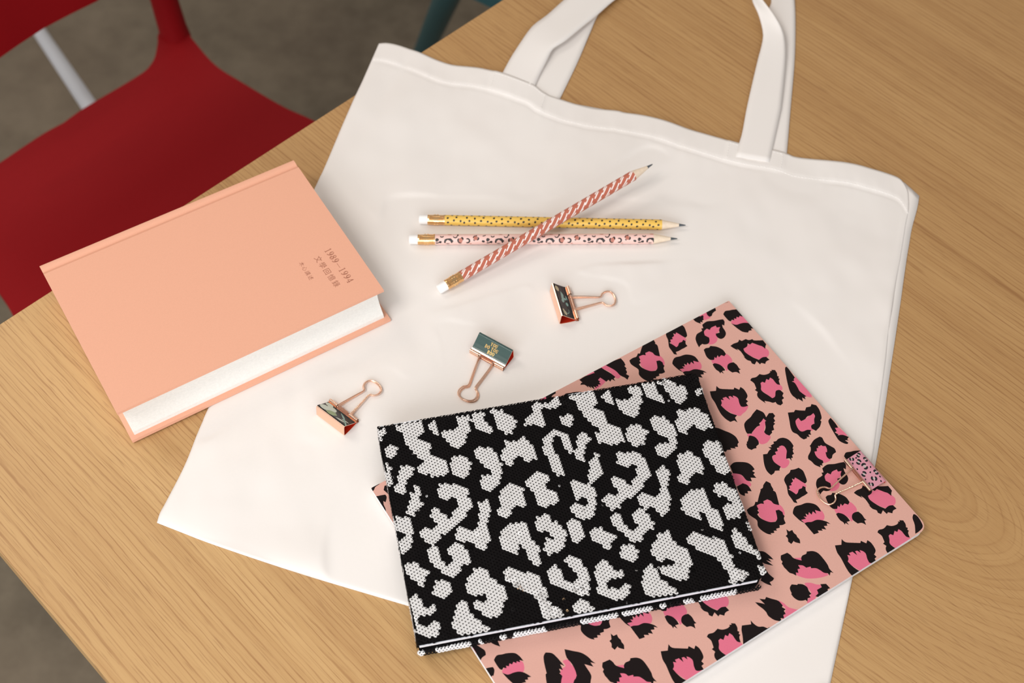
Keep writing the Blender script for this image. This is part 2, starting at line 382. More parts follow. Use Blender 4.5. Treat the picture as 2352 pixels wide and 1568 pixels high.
def ribbon(name, L, R_, mat, parent, origin, th=0.9, k=8, across=7, crown=0.0):
    """strap between two traced edges; each point (px, py, height mm)"""
    conv = lambda q: [(*P(x, y, z), z) for x, y, z in q]
    def rs(c, n):
        c = np.array(c); d = np.r_[0, np.cumsum(np.sqrt((np.diff(c, axis=0)**2).sum(1)))]; t = np.linspace(0, d[-1], n)
        return np.stack([np.interp(t, d, c[:, a]) for a in range(3)], 1)
    n = 90; Lc, Rc = rs(catmull(conv(L), k), n), rs(catmull(conv(R_), k), n)
    # pair points by fraction of each edge's own length
    rows = []
    for i in range(n):
        row = []
        for a in range(across+1):
            t = a/across; p = Lc[i]*(1-t)+Rc[i]*t; e = min(t, 1-t)
            p = p.copy(); p[2] += crown*sin(pi*t) + 0.35*min(1, e*10)
            row.append(p)
        rows.append(row)
    A = np.array(rows); nrm = np.cross(A[-1, -1]-A[0, 0], A[0, -1]-A[-1, 0])
    V = []; Fc = []; nu = across+1
    for sgn in (0, 1):
        for i in range(n):
            for a in range(nu): p = A[i, a]; V.append(W3(p[0], p[1], p[2]-sgn*th))
    N = n*nu
    for i in range(n-1):
        for a in range(nu-1):
            q = i*nu+a; Fc.append((q, q+nu, q+nu+1, q+1)); Fc.append((N+q, N+q+1, N+q+nu+1, N+q+nu))
        for q in (i*nu, i*nu+nu-1): Fc.append((q, q+nu, N+q+nu, N+q))
    for q in range(nu-1): Fc.append((q, q+1, N+q+1, N+q)); b = (n-1)*nu+q; Fc.append((b, b+1, N+b+1, N+b))
    o = mesh_obj(name, V, Fc, mat, parent, smooth=True, origin=origin)
    bmm = bmesh.new(); bmm.from_mesh(o.data); bmesh.ops.recalc_face_normals(bmm, faces=bmm.faces); bmm.to_mesh(o.data); bmm.free()
    return o
# front handle: leaves the hem on the left, loops above the frame and comes back on the right where it turns on edge
ribbon('front_handle',
       [(1136, 205, 2.2), (1151, 174, 2.6), (1170, 138, 3.2), (1188, 109, 4), (1222, 61, 5), (1257, 34, 5), (1295, 0, 5), (1350, -46, 5), (1430, -95, 5), (1560, -125, 5), (1680, -90, 7), (1722, -25, 10), (1728, 0, 11), (1735, 16, 11), (1744, 37, 9), (1753, 76, 6), (1749, 106, 4.5), (1740, 140, 3.6), (1717, 240, 2.8), (1705, 304, 2.6), (1696, 334, 2.4), (1690, 360, 2.2)],
       [(1211, 230, 2.2), (1227, 200, 2.6), (1241, 168, 3.5), (1258, 134, 5.5), (1270, 111, 7), (1299, 92, 7.5), (1337, 61, 7), (1371, 34, 6), (1410, 0, 5), (1455, -30, 5), (1500, -50, 5), (1590, -65, 5), (1670, -55, 8), (1735, -22, 13), (1752, 0, 14), (1766, 18, 14), (1779, 36, 13), (1795, 63, 10), (1803, 92, 7), (1804, 140, 5), (1795, 240, 3.4), (1790, 268, 3), (1773, 347, 2.4), (1767, 372, 2.2)], CLOTH, bag, BO, th=1.0)
ribbon('back_handle',
       [(1196, 222, 0.9), (1208, 196, 0.9), (1238, 132, 0.9), (1268, 76, 1.2), (1310, 20, 1.4), (1375, -60, 1.4), (1450, -125, 1.5), (1600, -165, 1.5), (1710, -120, 1.5), (1762, -40, 1.5), (1772, 0, 1.5), (1767, 17, 1.5), (1762, 60, 1.2), (1757, 140, 1.0), (1748, 240, 0.9), (1738, 345, 0.9), (1735, 372, 0.9)],
       [(1272, 258, 0.9), (1284, 231, 0.9), (1325.5, 145, 0.9), (1356, 73, 1.2), (1376, 30, 1.4), (1420, -25, 1.4), (1480, -70, 1.5), (1600, -95, 1.5), (1680, -90, 1.5), (1790, -85, 1.5), (1820, -35, 1.5), (1825, 0, 1.5), (1827, 57, 1.2), (1825, 140, 1.0), (1816.6, 240, 0.9), (1807, 355, 0.9), (1805, 380, 0.9)], CLOTH, bag, BO, th=0.5)

# ------------------------------------------------------------------ red chair (and a teal one beyond it)
def chair(name, label, origin, F, mat, legmat, prof, cut_left=True):
    """moulded chair; F = forward unit vector in plan, seat outline mirrored about the chair's axis (mm)"""
    N = (-F[1], F[0]); ox, oy = origin
    T = thing(name, label, 'chair', (ox/1000, oy/1000, 0))
    L = lambda s, t, z: Vector(((F[0]*t+N[0]*s)/1000, (F[1]*t+N[1]*s)/1000, z/1000))
    half = catmull([(s, t) for s, t in prof], 5)
    rear = [p for p in half]
    poly = dedupe(rear + [(-s, t) for s, t in rear[::-1]], 0.5)
    bm = bmesh.new(); prism(bm, poly, SEAT-11, SEAT, lambda a, b, z: L(a, b, z))
    bm_obj('seat', bm, mat, T, smooth=True, bevel=0.0035, seg=3)
    return T, L
SEAT = 455.0
zs_ = SEAT-TZ*1000
F = (cos(radians(-40.5)), sin(radians(-40.5))); N = (-F[1], F[0])
pts_r = [P(x, y, zs_) for x, y in ((360, 100), (364, 84), (398, 70), (428, 66), (434, 78), (444, 92), (494, 149), (559, 191), (651, 245), (721, 277), (850, 330), (960, 400), (1040, 500))]
pts_b = [P(x, y, zs_) for x, y in ((368, 74), (362, 100), (356, 130), (345, 150), (329, 166), (283, 195), (230, 226), (184, 254), (115, 306), (54, 352), (0, 402))]
lf = P(35, 672, zs_)
n_of = lambda p: p[0]*N[0]+p[1]*N[1]; t_of = lambda p: p[0]*F[0]+p[1]*F[1]
smax = n_of(pts_r[9]); smin = n_of(lf); s0 = (n_of(P(398, 60, zs_)) + n_of(P(-110, 560, zs_)))/2
t0 = t_of(pts_r[2]); org = (F[0]*t0+N[0]*s0, F[1]*t0+N[1]*s0)
right = [(n_of(p)-s0, t_of(p)-t0) for p in pts_r[2:]]
back = [(n_of(p)-s0, t_of(p)-t0) for p in pts_b]
wmax = max(s for s, t in right)
back = [(s, t) for s, t in back if s > 8]
prof = [(0.0, back[-1][1]+2)] + back[::-1] + right[1:8] + [(wmax, 330), (wmax-8, 400), (wmax-40, 440), (wmax-110, 452), (0, 455)]
RC, L = chair('red_chair', 'red moulded plastic chair with white tube legs beside the table', org, F, RED, None, prof)
def lc(px, py, z): p = P(px, py, z-TZ*1000); return n_of(p)-s0, t_of(p)-t0
WHITE_METAL = M('white_painted_metal', rgb(232, 236, 244), 0.35, spec=0.5).m
us_, ut_ = lc(396, 72, SEAT)
for sg in (1, -1):                                   # the two uprights that carry the back
    bm = bmesh.new(); pts = []
    for z, w, dt in ((SEAT-8, 17, 4), (SEAT+8, 15.5, 2), (SEAT+50, 14.5, -2), (SEAT+150, 14, -10), (SEAT+260, 13.5, -22), (SEAT+400, 12, -42)):
        pts.append((L(sg*us_, ut_+dt, z), w/1000))
    tube(bm, [p for p, r in pts], [r for p, r in pts], 16); bm_obj('upright', bm, RED, RC, smooth=True)
# back shell: a curved band between the uprights; its lower edge follows the traced line
bm = bmesh.new(); ZB_ = SEAT+150
edge = [lc(x, y, ZB_) for x, y in ((226, 0), (172, 27), (126, 54), (76, 80), (50, 103), (0, 142))]
rows = []
for k in range(13):
    a = -1+2*k/12; s = a*us_*1.03
    dep = np.interp(abs(s), sorted(abs(e[0]) for e in edge), [e[1] for e in sorted(edge, key=lambda e: abs(e[0]))])
    zz = [ZB_+0, ZB_+25, ZB_+110, ZB_+200, ZB_+235]; row = []
    for i, z in enumerate(zz): row.append((s, dep-2-0.10*(z-ZB_), z + 6*a*a*(1 if i else 0)))
    rows.append(row)
for sgn in (0, 1):
    g = [[bm.verts.new(L(s, t-sgn*9, z)) for s, t, z in r] for r in rows]
    for i in range(12):
        for j in range(4): bm.faces.new((g[i][j], g[i+1][j], g[i+1][j+1], g[i][j+1]))
    if sgn == 0: g0 = g
for i in range(12):
    for j in (0, 4): bm.faces.new((g0[i][j], g0[i+1][j], g[i+1][j], g[i][j]))
for i in (0, 12):
    for j in range(4): bm.faces.new((g0[i][j], g0[i][j+1], g[i][j+1], g[i][j]))
bm_obj('backrest', bm, RED, RC, smooth=True, bevel=0.003, seg=2)
a = lc(222, 268, SEAT-30); b = lc(28, -24, 8)
for sg in (1, -1):
    bm = bmesh.new(); s_ = abs(a[0]) if sg > 0 else -abs(a[0])
    A0 = (a[0], a[1]) if sg > 0 else (-a[0]-30, a[1]+60); B0 = (b[0], b[1]) if sg > 0 else (-b[0]-420, b[1]+60)
    tube(bm, [L(A0[0], A0[1]+20, SEAT-13), L(A0[0], A0[1], SEAT-30), L(B0[0], B0[1], 0)], 0.0095, 14); bm_obj('leg', bm, WHITE_METAL, RC, smooth=True)
    bm = bmesh.new(); tube(bm, [L(sg*130, 330, SEAT-13), L(sg*132, 350, SEAT-30), L(sg*190, 430, 0)], 0.0095, 14); bm_obj('leg', bm, WHITE_METAL, RC, smooth=True)

TEAL = grainy('teal_lacquer', rgb(48, 92, 98), 0.4, 0.04, 200, 0.05)
top = P(1052, -66, 430-745); bot = P(940, 190, -745+4)
tc = thing('teal_chair', 'dark teal chair leg showing beyond the table edge behind the bag', 'chair', (top[0]/1000, top[1]/1000, 0))
lt = lambda x, y, z: Vector(((x-top[0])/1000, (y-top[1])/1000, z/1000))
u = Vector((0.52, 0.85)); w = Vector((-0.85, 0.52))
for a_, b_ in ((0, 0), (0, 1), (1, 0), (1, 1)):
    bm = bmesh.new(); q = u*(b_*330)+w*(-a_*330)
    lean = Vector((bot[0]-top[0], bot[1]-top[1])) if not (a_ or b_) else Vector((bot[0]-top[0], bot[1]-top[1]))*0.3
    tube(bm, [lt(top[0]+q.x+lean.x, top[1]+q.y+lean.y, 0), lt(top[0]+q.x, top[1]+q.y, 430)], [0.0125, 0.0175], 16)
    bm_obj('leg', bm, TEAL, tc, smooth=True)
bm = bmesh.new(); c_ = [(-30, -30), (-30, 370), (370, 370), (370, -30)]
pl = [(top[0]+u.x*b_-w.x*a_, top[1]+u.y*b_-w.y*a_) for a_, b_ in c_]
prism(bm, pl, 430, 448, lambda x, y, z: lt(x, y, z)); bm_obj('seat', bm, TEAL, tc, bevel=0.006, smooth=True)

# ------------------------------------------------------------------ coral book
ZT, ZBK = 35.0, 1.75
tA, tB, tC, tD = P(90, 610, ZT-1), P(677, 360.5, ZT-1), P(883, 667, ZT), P(266, 946.5, ZT)      # spine-left, spine-right, fore-right, fore-left
bC, bD = P(896.5, 731, ZBK+2.6), P(304.5, 1013, ZBK+2.6)
bk_c = thing('hardcover_book', 'thick coral hardcover book with small brown lettering, closed on the table corner', 'book', W3((tA[0]+tC[0])/2, (tA[1]+tC[1])/2, 0))
BKO = Vector(bk_c.location)
V2 = lambda p: Vector((p[0], p[1]))
tA, tB, tC, tD, bC, bD = map(V2, (tA, tB, tC, tD, bC, bD))
ea = ((tC-tD)+(tB-tA)).normalized(); eb = Vector((-ea.y, ea.x))        # ea along the spine, eb towards the spine
LB = ((tC-tD).length + (bC-bD).length)/2; WBk = ((tA-tD).dot(eb)+(tB-tC).dot(eb))/2
shift = ((bC+bD)/2-(tC+tD)/2)                                           # the block leans a little
def bkp(s, q, z):
    """s along the spine 0..LB, q from fore-edge 0..WBk, z absolute mm"""
    k = 1-(z-ZBK)/(ZT-ZBK); o = (tD+tC)/2 + shift*k; p = o + ea*(s-LB/2) + eb*q
    return W3(p.x, p.y, z)
SQ = 3.2; JT = 7.5
def cover_poly(r=1.0): return [(0, 0), (LB, 0), (LB, WBk-6.0), (0, WBk-6.0)]
def xsec_cover(sgn):     # cross-section (q, z) of one board, with the pressed joint beside the spine
    zt, zb = (ZT, ZT-2.1) if sgn > 0 else (ZBK+2.3, ZBK)
    return [(0, zb), (0, zt), (WBk-JT-2.5, zt), (WBk-JT-1.2, zt-(0.9 if sgn > 0 else 0)), (WBk-JT, zt-(1.3 if sgn > 0 else 0)), (WBk-JT+1.2, zt-(0.8 if sgn > 0 else 0)), (WBk-JT+2.6, zt), (WBk-2, zt-0.3), (WBk-2, zb)]
for sgn, nm in ((1, 'front_cover'), (-1, 'back_cover')):
    bm = bmesh.new(); xs = xsec_cover(sgn); n = len(xs)
    ends = [[bm.verts.new(bkp(s, q, z)) for q, z in xs] for s in (0, LB)]
    for i in range(n): bm.faces.new((ends[0][i], ends[0][(i+1) % n], ends[1][(i+1) % n], ends[1][i]))
    bm.faces.new(ends[0][::-1]); bm.faces.new(ends[1]); bm_obj(nm, bm, CORAL, bk_c, origin=BKO, bevel=0.0006, seg=3, smooth=True)
bm = bmesh.new(); prof_s = [(WBk-2+3.4*sin(pi*t), ZBK+(ZT-0.3-ZBK)*(1-t)) for t in np.linspace(0, 1, 13)]
sh = prof_s + [(q-1.6, z) for q, z in prof_s[::-1]]; n = len(sh)
ends = [[bm.verts.new(bkp(s, q, z)) for q, z in sh] for s in (0, LB)]
for i in range(n): bm.faces.new((ends[0][i], ends[0][(i+1) % n], ends[1][(i+1) % n], ends[1][i]))
for e in ends:
    for i in range(12): bm.faces.new((e[i], e[i+1], e[n-2-i], e[n-1-i]))
bm_obj('spine', bm, CORAL, bk_c, origin=BKO, smooth=True)
bm = bmesh.new(); z0, z1 = ZBK+2.3, ZT-2.1                  # page block: concave fore-edge, thin sheets as ridges
NPG = 60; xs = [(WBk-3.6, z0), (WBk-3.6, z1)]
for k in range(NPG+1):
    t = k/NPG; z = z1+(z0-z1)*t
    q = SQ + 3.6*sin(pi*min(1, t*1.12))**0.9*(1-0.25*t) + (0.09 if k % 2 else 0) + 0.10*noise.noise((k*0.9, 1, 2))
    xs.append((q, z))
n = len(xs); ends = [[bm.verts.new(bkp(s, q, z)) for q, z in xs] for s in (SQ, LB-SQ)]
for i in range(n): bm.faces.new((ends[0][i], ends[0][(i+1) % n], ends[1][(i+1) % n], ends[1][i]))
bm.faces.new(ends[0][::-1]); bm.faces.new(ends[1]); bm_obj('page_block', bm, PAGES, bk_c, origin=BKO)

def text_mesh(name, body, size, mat, parent, mw, spacing=1.0, bold=0.0, lines=1.0, align='LEFT', shear=0.0):
    cu = bpy.data.curves.new(name, 'FONT'); cu.body = body; cu.size = size; cu.space_character = spacing; cu.offset = bold
    cu.space_line = lines; cu.align_x = align; cu.resolution_u = 3
    t = bpy.data.objects.new(name+'_tmp', cu); COL.objects.link(t)
    dg = bpy.context.evaluated_depsgraph_get(); me = bpy.data.meshes.new_from_object(t.evaluated_get(dg))
    bpy.data.objects.remove(t); me.transform(mw); me.materials.clear(); me.materials.append(mat); me.name = name
    o = bpy.data.objects.new(name, me); COL.objects.link(o); o.parent = parent
    return o
# lettering: three columns reading down the short direction (from the spine towards the fore-edge side)
def bcoord(px, py): p = V2(P(px, py, ZT)); d = p-(tD+tC)/2; return d.dot(ea)+LB/2, d.dot(eb)
def text_frame(px, py, qx, qy, h=0.04):
    """matrix: local X runs from pixel p towards pixel q on the cover, local Y towards the right end"""
    a, b = bcoord(px, py), bcoord(qx, qy); A = bkp(*a, ZT+h)-BKO; B = bkp(*b, ZT+h)-BKO
    x = (B-A); Lx = x.length; x.normalize(); z = Vector((0, 0, 1)); y = z.cross(x)
    return Matrix(((x.x, y.x, 0, A.x), (x.y, y.y, 0, A.y), (0, 0, 1, A.z), (0, 0, 0, 1))), Lx
# serif numerals drawn as thick-and-thin outlines on a 0..1 body
def ringpoly(cx, cy, rx, ry, wx, wy, n=20):
    return ([(cx+rx*cos(2*pi*k/n), cy+ry*sin(2*pi*k/n)) for k in range(n+1)], [(cx+(rx-wx)*cos(2*pi*k/n), cy+(ry-wy)*sin(2*pi*k/n)) for k in range(n+1)])
def numeral(ch):
    Q = []
    def rect(x0, y0, x1, y1): Q.append([(x0, y0), (x1, y0), (x1, y1), (x0, y1)])
    def ring(cx, cy, rx, ry, wx, wy, a0=0, a1=1):
        o, i = ringpoly(cx, cy, rx, ry, wx, wy)
        for k in range(20):
            if a0 <= (k+0.5)/20 <= a1: Q.append([o[k], o[k+1], i[k+1], i[k]])
    def line(x0, y0, x1, y1, w): 
        d = Vector((x1-x0, y1-y0)).normalized(); n = Vector((-d.y, d.x))*w/2; Q.append([(x0-n.x, y0-n.y), (x1-n.x, y1-n.y), (x1+n.x, y1+n.y), (x0+n.x, y0+n.y)])
    if ch == '1': rect(0.25, 0, 0.36, 1); rect(0.12, 0, 0.49, 0.05); line(0.12, 0.86, 0.30, 0.97, 0.05)
    if ch == '9': ring(0.30, 0.68, 0.25, 0.32, 0.10, 0.05); ring(0.12, 0.66, 0.43, 0.66, 0.11, 0.06, 0.74, 1); rect(0.1, 0.0, 0.2, 0.08)
    if ch == '8': ring(0.30, 0.76, 0.21, 0.24, 0.08, 0.05); ring(0.30, 0.27, 0.26, 0.28, 0.10, 0.05)
    if ch == '4': rect(0.36, 0, 0.47, 1); rect(0.03, 0.26, 0.58, 0.33); line(0.05, 0.29, 0.41, 0.98, 0.06); rect(0.26, 0, 0.56, 0.05)
    if ch == '-': rect(0.05, 0.40, 0.95, 0.45)
    return Q
mw, Lx = text_frame(744, 575, 800, 652)
bm = bmesh.new(); x = 0; adv = {'-': 1.12}
seqn = '1989-1994'; tot_ = sum(adv.get(c, 0.72) for c in seqn); sc = Lx/tot_; hgt = sc*0.98
for c in seqn:
    for iq, q in enumerate(numeral(c)): bm.faces.new([bm.verts.new(mw @ Vector((sc*(x+a), hgt*b, iq*0.000012))) for a, b in q])
    x += adv.get(c, 0.72)
bm_obj('year_print', bm, INK, bk_c)
mw, Lx = text_frame(721, 592, 776, 668); text_mesh('title_print', '文學回憶錄', Lx/6.3, INK, bk_c, mw, 1.34, -0.00002)
mw, Lx = text_frame(686, 604, 715, 648); text_mesh('subtitle_print', '木心講述', Lx/5.0, INK, bk_c, mw, 1.34, -0.00002)

# ------------------------------------------------------------------ pencils
def pencil(name, label, pe, ze, pt, zt_, base, marks, cols, roll=0.0):
    """pe/pt pixel of the eraser end and the tip, heights mm; marks = [(material index, polygon in (s mm, arc mm))]"""
    A = PW(pe[0], pe[1], ze); B = PW(pt[0], pt[1], zt_); d = B-A; Ln = d.length*1000
    T = thing(name, label, 'pencil', A, None, 'patterned pencils on the tote bag'); del T['group']
    R0 = d.to_track_quat('X', 'Z').to_euler(); T.rotation_euler = R0
    R = 3.75; mm = lambda x, a, r: Vector((x/1000, r*sin(a)/1000, r*cos(a)/1000))
    er, fe, body_end, lead = 6.3, 18.6, Ln-17.5, 5.0
    bm = bmesh.new(); tube(bm, [Vector((x/1000, 0, 0)) for x in (0, 0.25, 0.9, er+0.6)], [0.0025, 0.0031, 0.0034, 0.0034], 28); bm_obj('eraser', bm, ERASER, T, smooth=True)
    xs_, rs_ = [er], [3.65]; x = er
    for g0, g1, dr in ((1.2, 1.9, -.28), (2.5, 3.1, -.22), (3.6, 4.2, -.22), (8.4, 9.0, -.22), (9.5, 10.1, -.22), (10.6, 11.2, -.28)):
        for a_, r_ in ((g0-0.2, 0), (g0, dr), (g1-0.2, dr), (g1, 0)): xs_.append(er+a_); rs_.append(3.8+r_)
    xs_.append(fe); rs_.append(3.85)
    bm = bmesh.new(); tube(bm, [Vector((x/1000, 0, 0)) for x in xs_], [r/1000 for r in rs_], 32); fo = bm_obj('ferrule', bm, GOLD, T, smooth=True)
    bm = bmesh.new()
    for a_ in np.linspace(0, 2*pi, 9)[:-1]:
        for x in (er+5.3, er+7.3): bmesh.ops.create_uvsphere(bm, u_segments=8, v_segments=6, radius=0.00042, matrix=Matrix.Translation(mm(x, a_, 3.78)))
    bm_obj('crimp', bm, GOLD, fo, smooth=True)
    K = 36; C = 2*pi*R; cells = [[(fe, C*k/K), (body_end, C*k/K), (body_end, C*(k+1)/K), (fe, C*(k+1)/K)] for k in range(K)]
    sh = []
    for mi, pl in marks:
        for o in (-C, 0, C): sh.append((mi, [(a, b+o) for a, b in pl]))
    v, f, fm = printed(cells, sh)
    o = mesh_obj('barrel', [mm(x, y/R+roll, R) for x, y in v], f, cols, T, fm=fm, smooth=True)
    bm = bmesh.new(); tube(bm, [Vector((x/1000, 0, 0)) for x in (body_end-0.02, body_end, Ln-lead)], [0.00374, 0.00366, 0.00112], 28); bm_obj('wood_cone', bm, PWOOD, T, smooth=True)
    bm = bmesh.new(); tube(bm, [Vector((x/1000, 0, 0)) for x in (Ln-lead-0.1, Ln-0.6, Ln)], [0.00112, 0.00042, 0.0002], 16); bm_obj('lead', bm, LEAD, T, smooth=True)
    return T, fe, body_end
ERASER = M('white_eraser', rgb(246, 244, 242), 0.7).m
PWOOD = grainy('pale_pencil_wood', rgb(236, 216, 192), 0.7, 0.08, 500, 0.1)
LEAD = M('graphite', rgb(92, 98, 104), 0.35, 0.4).m
BLACKP = M('black_print', rgb(34, 30, 30), 0.42).m
R_ = 3.75; CZ = 4.48*3.2                     # crop pixels per mm of the traced pattern
def oval(cx, cy, rx, ry, rot=0, n=12): return [(cx+rx*cos(2*pi*k/n)*cos(rot)-ry*sin(2*pi*k/n)*sin(rot), cy+rx*cos(2*pi*k/n)*sin(rot)+ry*sin(2*pi*k/n)*cos(rot)) for k in range(n)]
def arcband(cx, cy, r, w, a0, a1, n=9, sx=1.0):
    A = [radians(a0+(a1-a0)*k/n) for k in range(n+1)]
    wd = [w*(0.35+0.65*sin(pi*k/n)**0.5) for k in range(n+1)]
    return [(cx+sx*(r+wd[k]/2)*cos(a), cy+(r+wd[k]/2)*sin(a)) for k, a in enumerate(A)] + [(cx+sx*(r-wd[n-k]/2)*cos(a), cy+(r-wd[n-k]/2)*sin(a)) for k, a in enumerate(A[::-1])]
def arc_y(off): return R_*math.asin(max(-1, min(1, off/58)))     # crop offset from the axis -> arc length, + is towards the viewer's bottom
# yellow, dotted
dots = [(0, -30), (81, -22), (171, -32), (145, 4), (214, 10), (251, 26), (26, 6), (84, 27), (49, -54), (127, -53), (180, -54), (244, -55), (120, 54), (200, 56), (20, 55)]
dots += [(a+b, None) for a, b in ()]
marks = []
rnd = random.Random(3)
for k in range(-1, 10):
    for s, off in dots:
        marks.append((1, oval(18.6+(s+278*k-50)/CZ, -arc_y(off)-R_*0.66, 0.80+rnd.random()*0.14, 0.74, rnd.random()*1.5, 10)))
    for j in range(10): marks.append((1, oval(18.6+(k*278+rnd.random()*278)/CZ, R_*(1.34+j*0.30), 0.84, 0.74, 0, 10)))
YEL = grainy('yellow_pencil_paint', rgb(234, 190, 88), 0.38, 0.02, 600, 0.03)
pencil('yellow_pencil', 'mustard yellow pencil with black dots, upper of the two side by side on the bag', (962, 504), 5.35, (1575, 517), 5.0, YEL, marks, [YEL, BLACKP], 0.0)
# pink leopard
marks = []; q = 115.2/3.2*1.0; PB = 516/CZ
def LM(mi, poly): 
    for k in range(-1, 6): marks.append((mi, [(18.6+(x-440)/CZ+k*PB, R_*(math.asin(max(-.999, min(.999, (893-y)/58)))-0.66)) for x, y in poly]))
LM(1, [(530, 918), (538, 893), (560, 884), (600, 882), (628, 912), (608, 936), (594, 912), (570, 898), (552, 912), (545, 936), (533, 930)])
LM(2, oval(700, 905, 20, 26)); LM(1, [(668, 920), (664, 898), (676, 882), (690, 888), (684, 906), (700, 928), (712, 930), (706, 938), (686, 938)]); LM(1, oval(715, 888, 15, 20)); 
LM(1, arcband(768, 909, 22, 17, -125, 125, 10))
LM(2, oval(852, 882, 20, 24)); LM(1, [(822, 875), (835, 855), (865, 848), (868, 858), (842, 868), (834, 885)]); LM(1, [(872, 865), (890, 880), (884, 900), (868, 908), (862, 895), (874, 885)]); LM(1, [(830, 892), (845, 905), (840, 914), (828, 905)])
LM(1, oval(930, 916, 17, 12, 0.3)); LM(1, [(962, 893), (975, 880), (990, 885), (1000, 905), (985, 905), (975, 898), (968, 910)]); LM(1, oval(1012, 920, 12, 10)); LM(1, oval(975, 932, 14, 6)); LM(1, oval(458, 900, 15, 20)); LM(1, oval(490, 925, 16, 9, .3)); LM(1, oval(470, 932, 10, 6))
LM(1, arcband(508, 852, 17, 11, 15, 165, 8)); LM(1, arcband(1027, 852, 17, 11, 15, 165, 8)); LM(2, oval(590, 842, 22, 4)); LM(1, arcband(645, 856, 20, 12, -10, 170, 8)); LM(1, oval(672, 848, 8, 10)); LM(1, [(918, 858), (935, 852), (958, 846), (955, 855), (930, 864)])
LM(1, oval(570, 938, 20, 4)); LM(2, oval(800, 940, 14, 4))
for k in range(-1, 6):
    for j in range(7):
        th = R_*(1.25+j*0.44)
        for i in range(4):
            s = 18.6+k*PB+i*PB/4+(j % 2)*4; marks.append((1, arcband(s, th, 1.15, 0.85, rnd.random()*360, 0, 8) if 0 else arcband(s, th, 1.1, 0.85, 30+90*((i+j) % 4), 250+90*((i+j) % 4), 8)))
PKP = grainy('pale_pink_pencil_paint', rgb(238, 198, 188), 0.4, 0.02, 600, 0.03); BRP = M('brown_pink_print', rgb(186, 116, 98), 0.45).m
pencil('pink_leopard_pencil', 'pale pink leopard print pencil, lower of the two side by side on the bag', (939, 550), 5.35, (1556, 548), 5.0, PKP, marks, [PKP, BLACKP, BRP], 0.0)
# brick red with white strokes
marks = []
def stroke(s, y, ln=6.6, ang=36, w=0.82):
    a = radians(ang); dx, dy = cos(a)*ln/2, sin(a)*ln/2; nx, ny = -sin(a)*w/2, cos(a)*w/2; o = []
    for k in range(7): t = -pi/2+pi*k/6; o.append((s+dx+cos(a)*w/2*cos(t)-sin(a)*w/2*sin(t), y+dy+sin(a)*w/2*cos(t)+cos(a)*w/2*sin(t)))
    for k in range(7): t = pi/2+pi*k/6; o.append((s-dx+cos(a)*w/2*cos(t)-sin(a)*w/2*sin(t), y-dy+sin(a)*w/2*cos(t)+cos(a)*w/2*sin(t)))
    return o
CR = 2*pi*R_
for k in range(-1, 24):
    for j in range(8): 
        marks.append((1, stroke(20.6+k*7.55+(j*2.35) % 7.55 + (0.4 if k % 2 else 0), CR*(j+0.1)/8-1.0, 6.0+0.8*((k+j) % 3), 33+3*((k*j) % 3))))
BRK = grainy('brick_red_pencil_paint', rgb(190, 106, 84), 0.42, 0.02, 600, 0.03); WPR = M('white_print', rgb(246, 236, 230), 0.5).m
pencil('brick_red_pencil', 'brick red pencil with white strokes, lying across the other two pencils', (1007, 665), 5.35, (1499, 377), 24.5, BRK, marks, [BRK, WPR], 0.0)

# ------------------------------------------------------------------ pink leopard notebook
def crop(n):
    x0, y0 = {1: (850, 850), 2: (1300, 850), 3: (850, 1168), 4: (1350, 1150), 5: (1200, 650), 6: (1650, 650), 7: (1650, 950), 8: (1650, 1168)}[n]
    return lambda q: (x0+q[0]/3.92, y0+q[1]/3.92)
def pairs(s): v = [float(t) for t in s.replace(',', ' ').split()]; return list(zip(v[::2], v[1::2]))
ZP = 7.5                                                   # top of the pink notebook
YP = radians(-145.2996); pa = (cos(YP), sin(YP)); pb = (-sin(YP), cos(YP))
PA0, PA1, PB0, PB1 = -433.69, -152.69, -366.13, -163.24
def pk(x, y):                                              # pixel -> notebook coords: u from the upper right corner leftwards, v towards the lower edge
    X, Y = P(x, y, ZP); return (X*pa[0]+Y*pa[1]-PA0, X*pb[0]+Y*pb[1]-PB0)
LU, LV = PA1-PA0, PB1-PB0
def pkw(u, v, z): a, b = u+PA0, v+PB0; k = min(1.0, (HC-z)/(HC-ZP)); return W3(k*(a*pa[0]+b*pb[0]), k*(a*pa[1]+b*pb[1]), z)
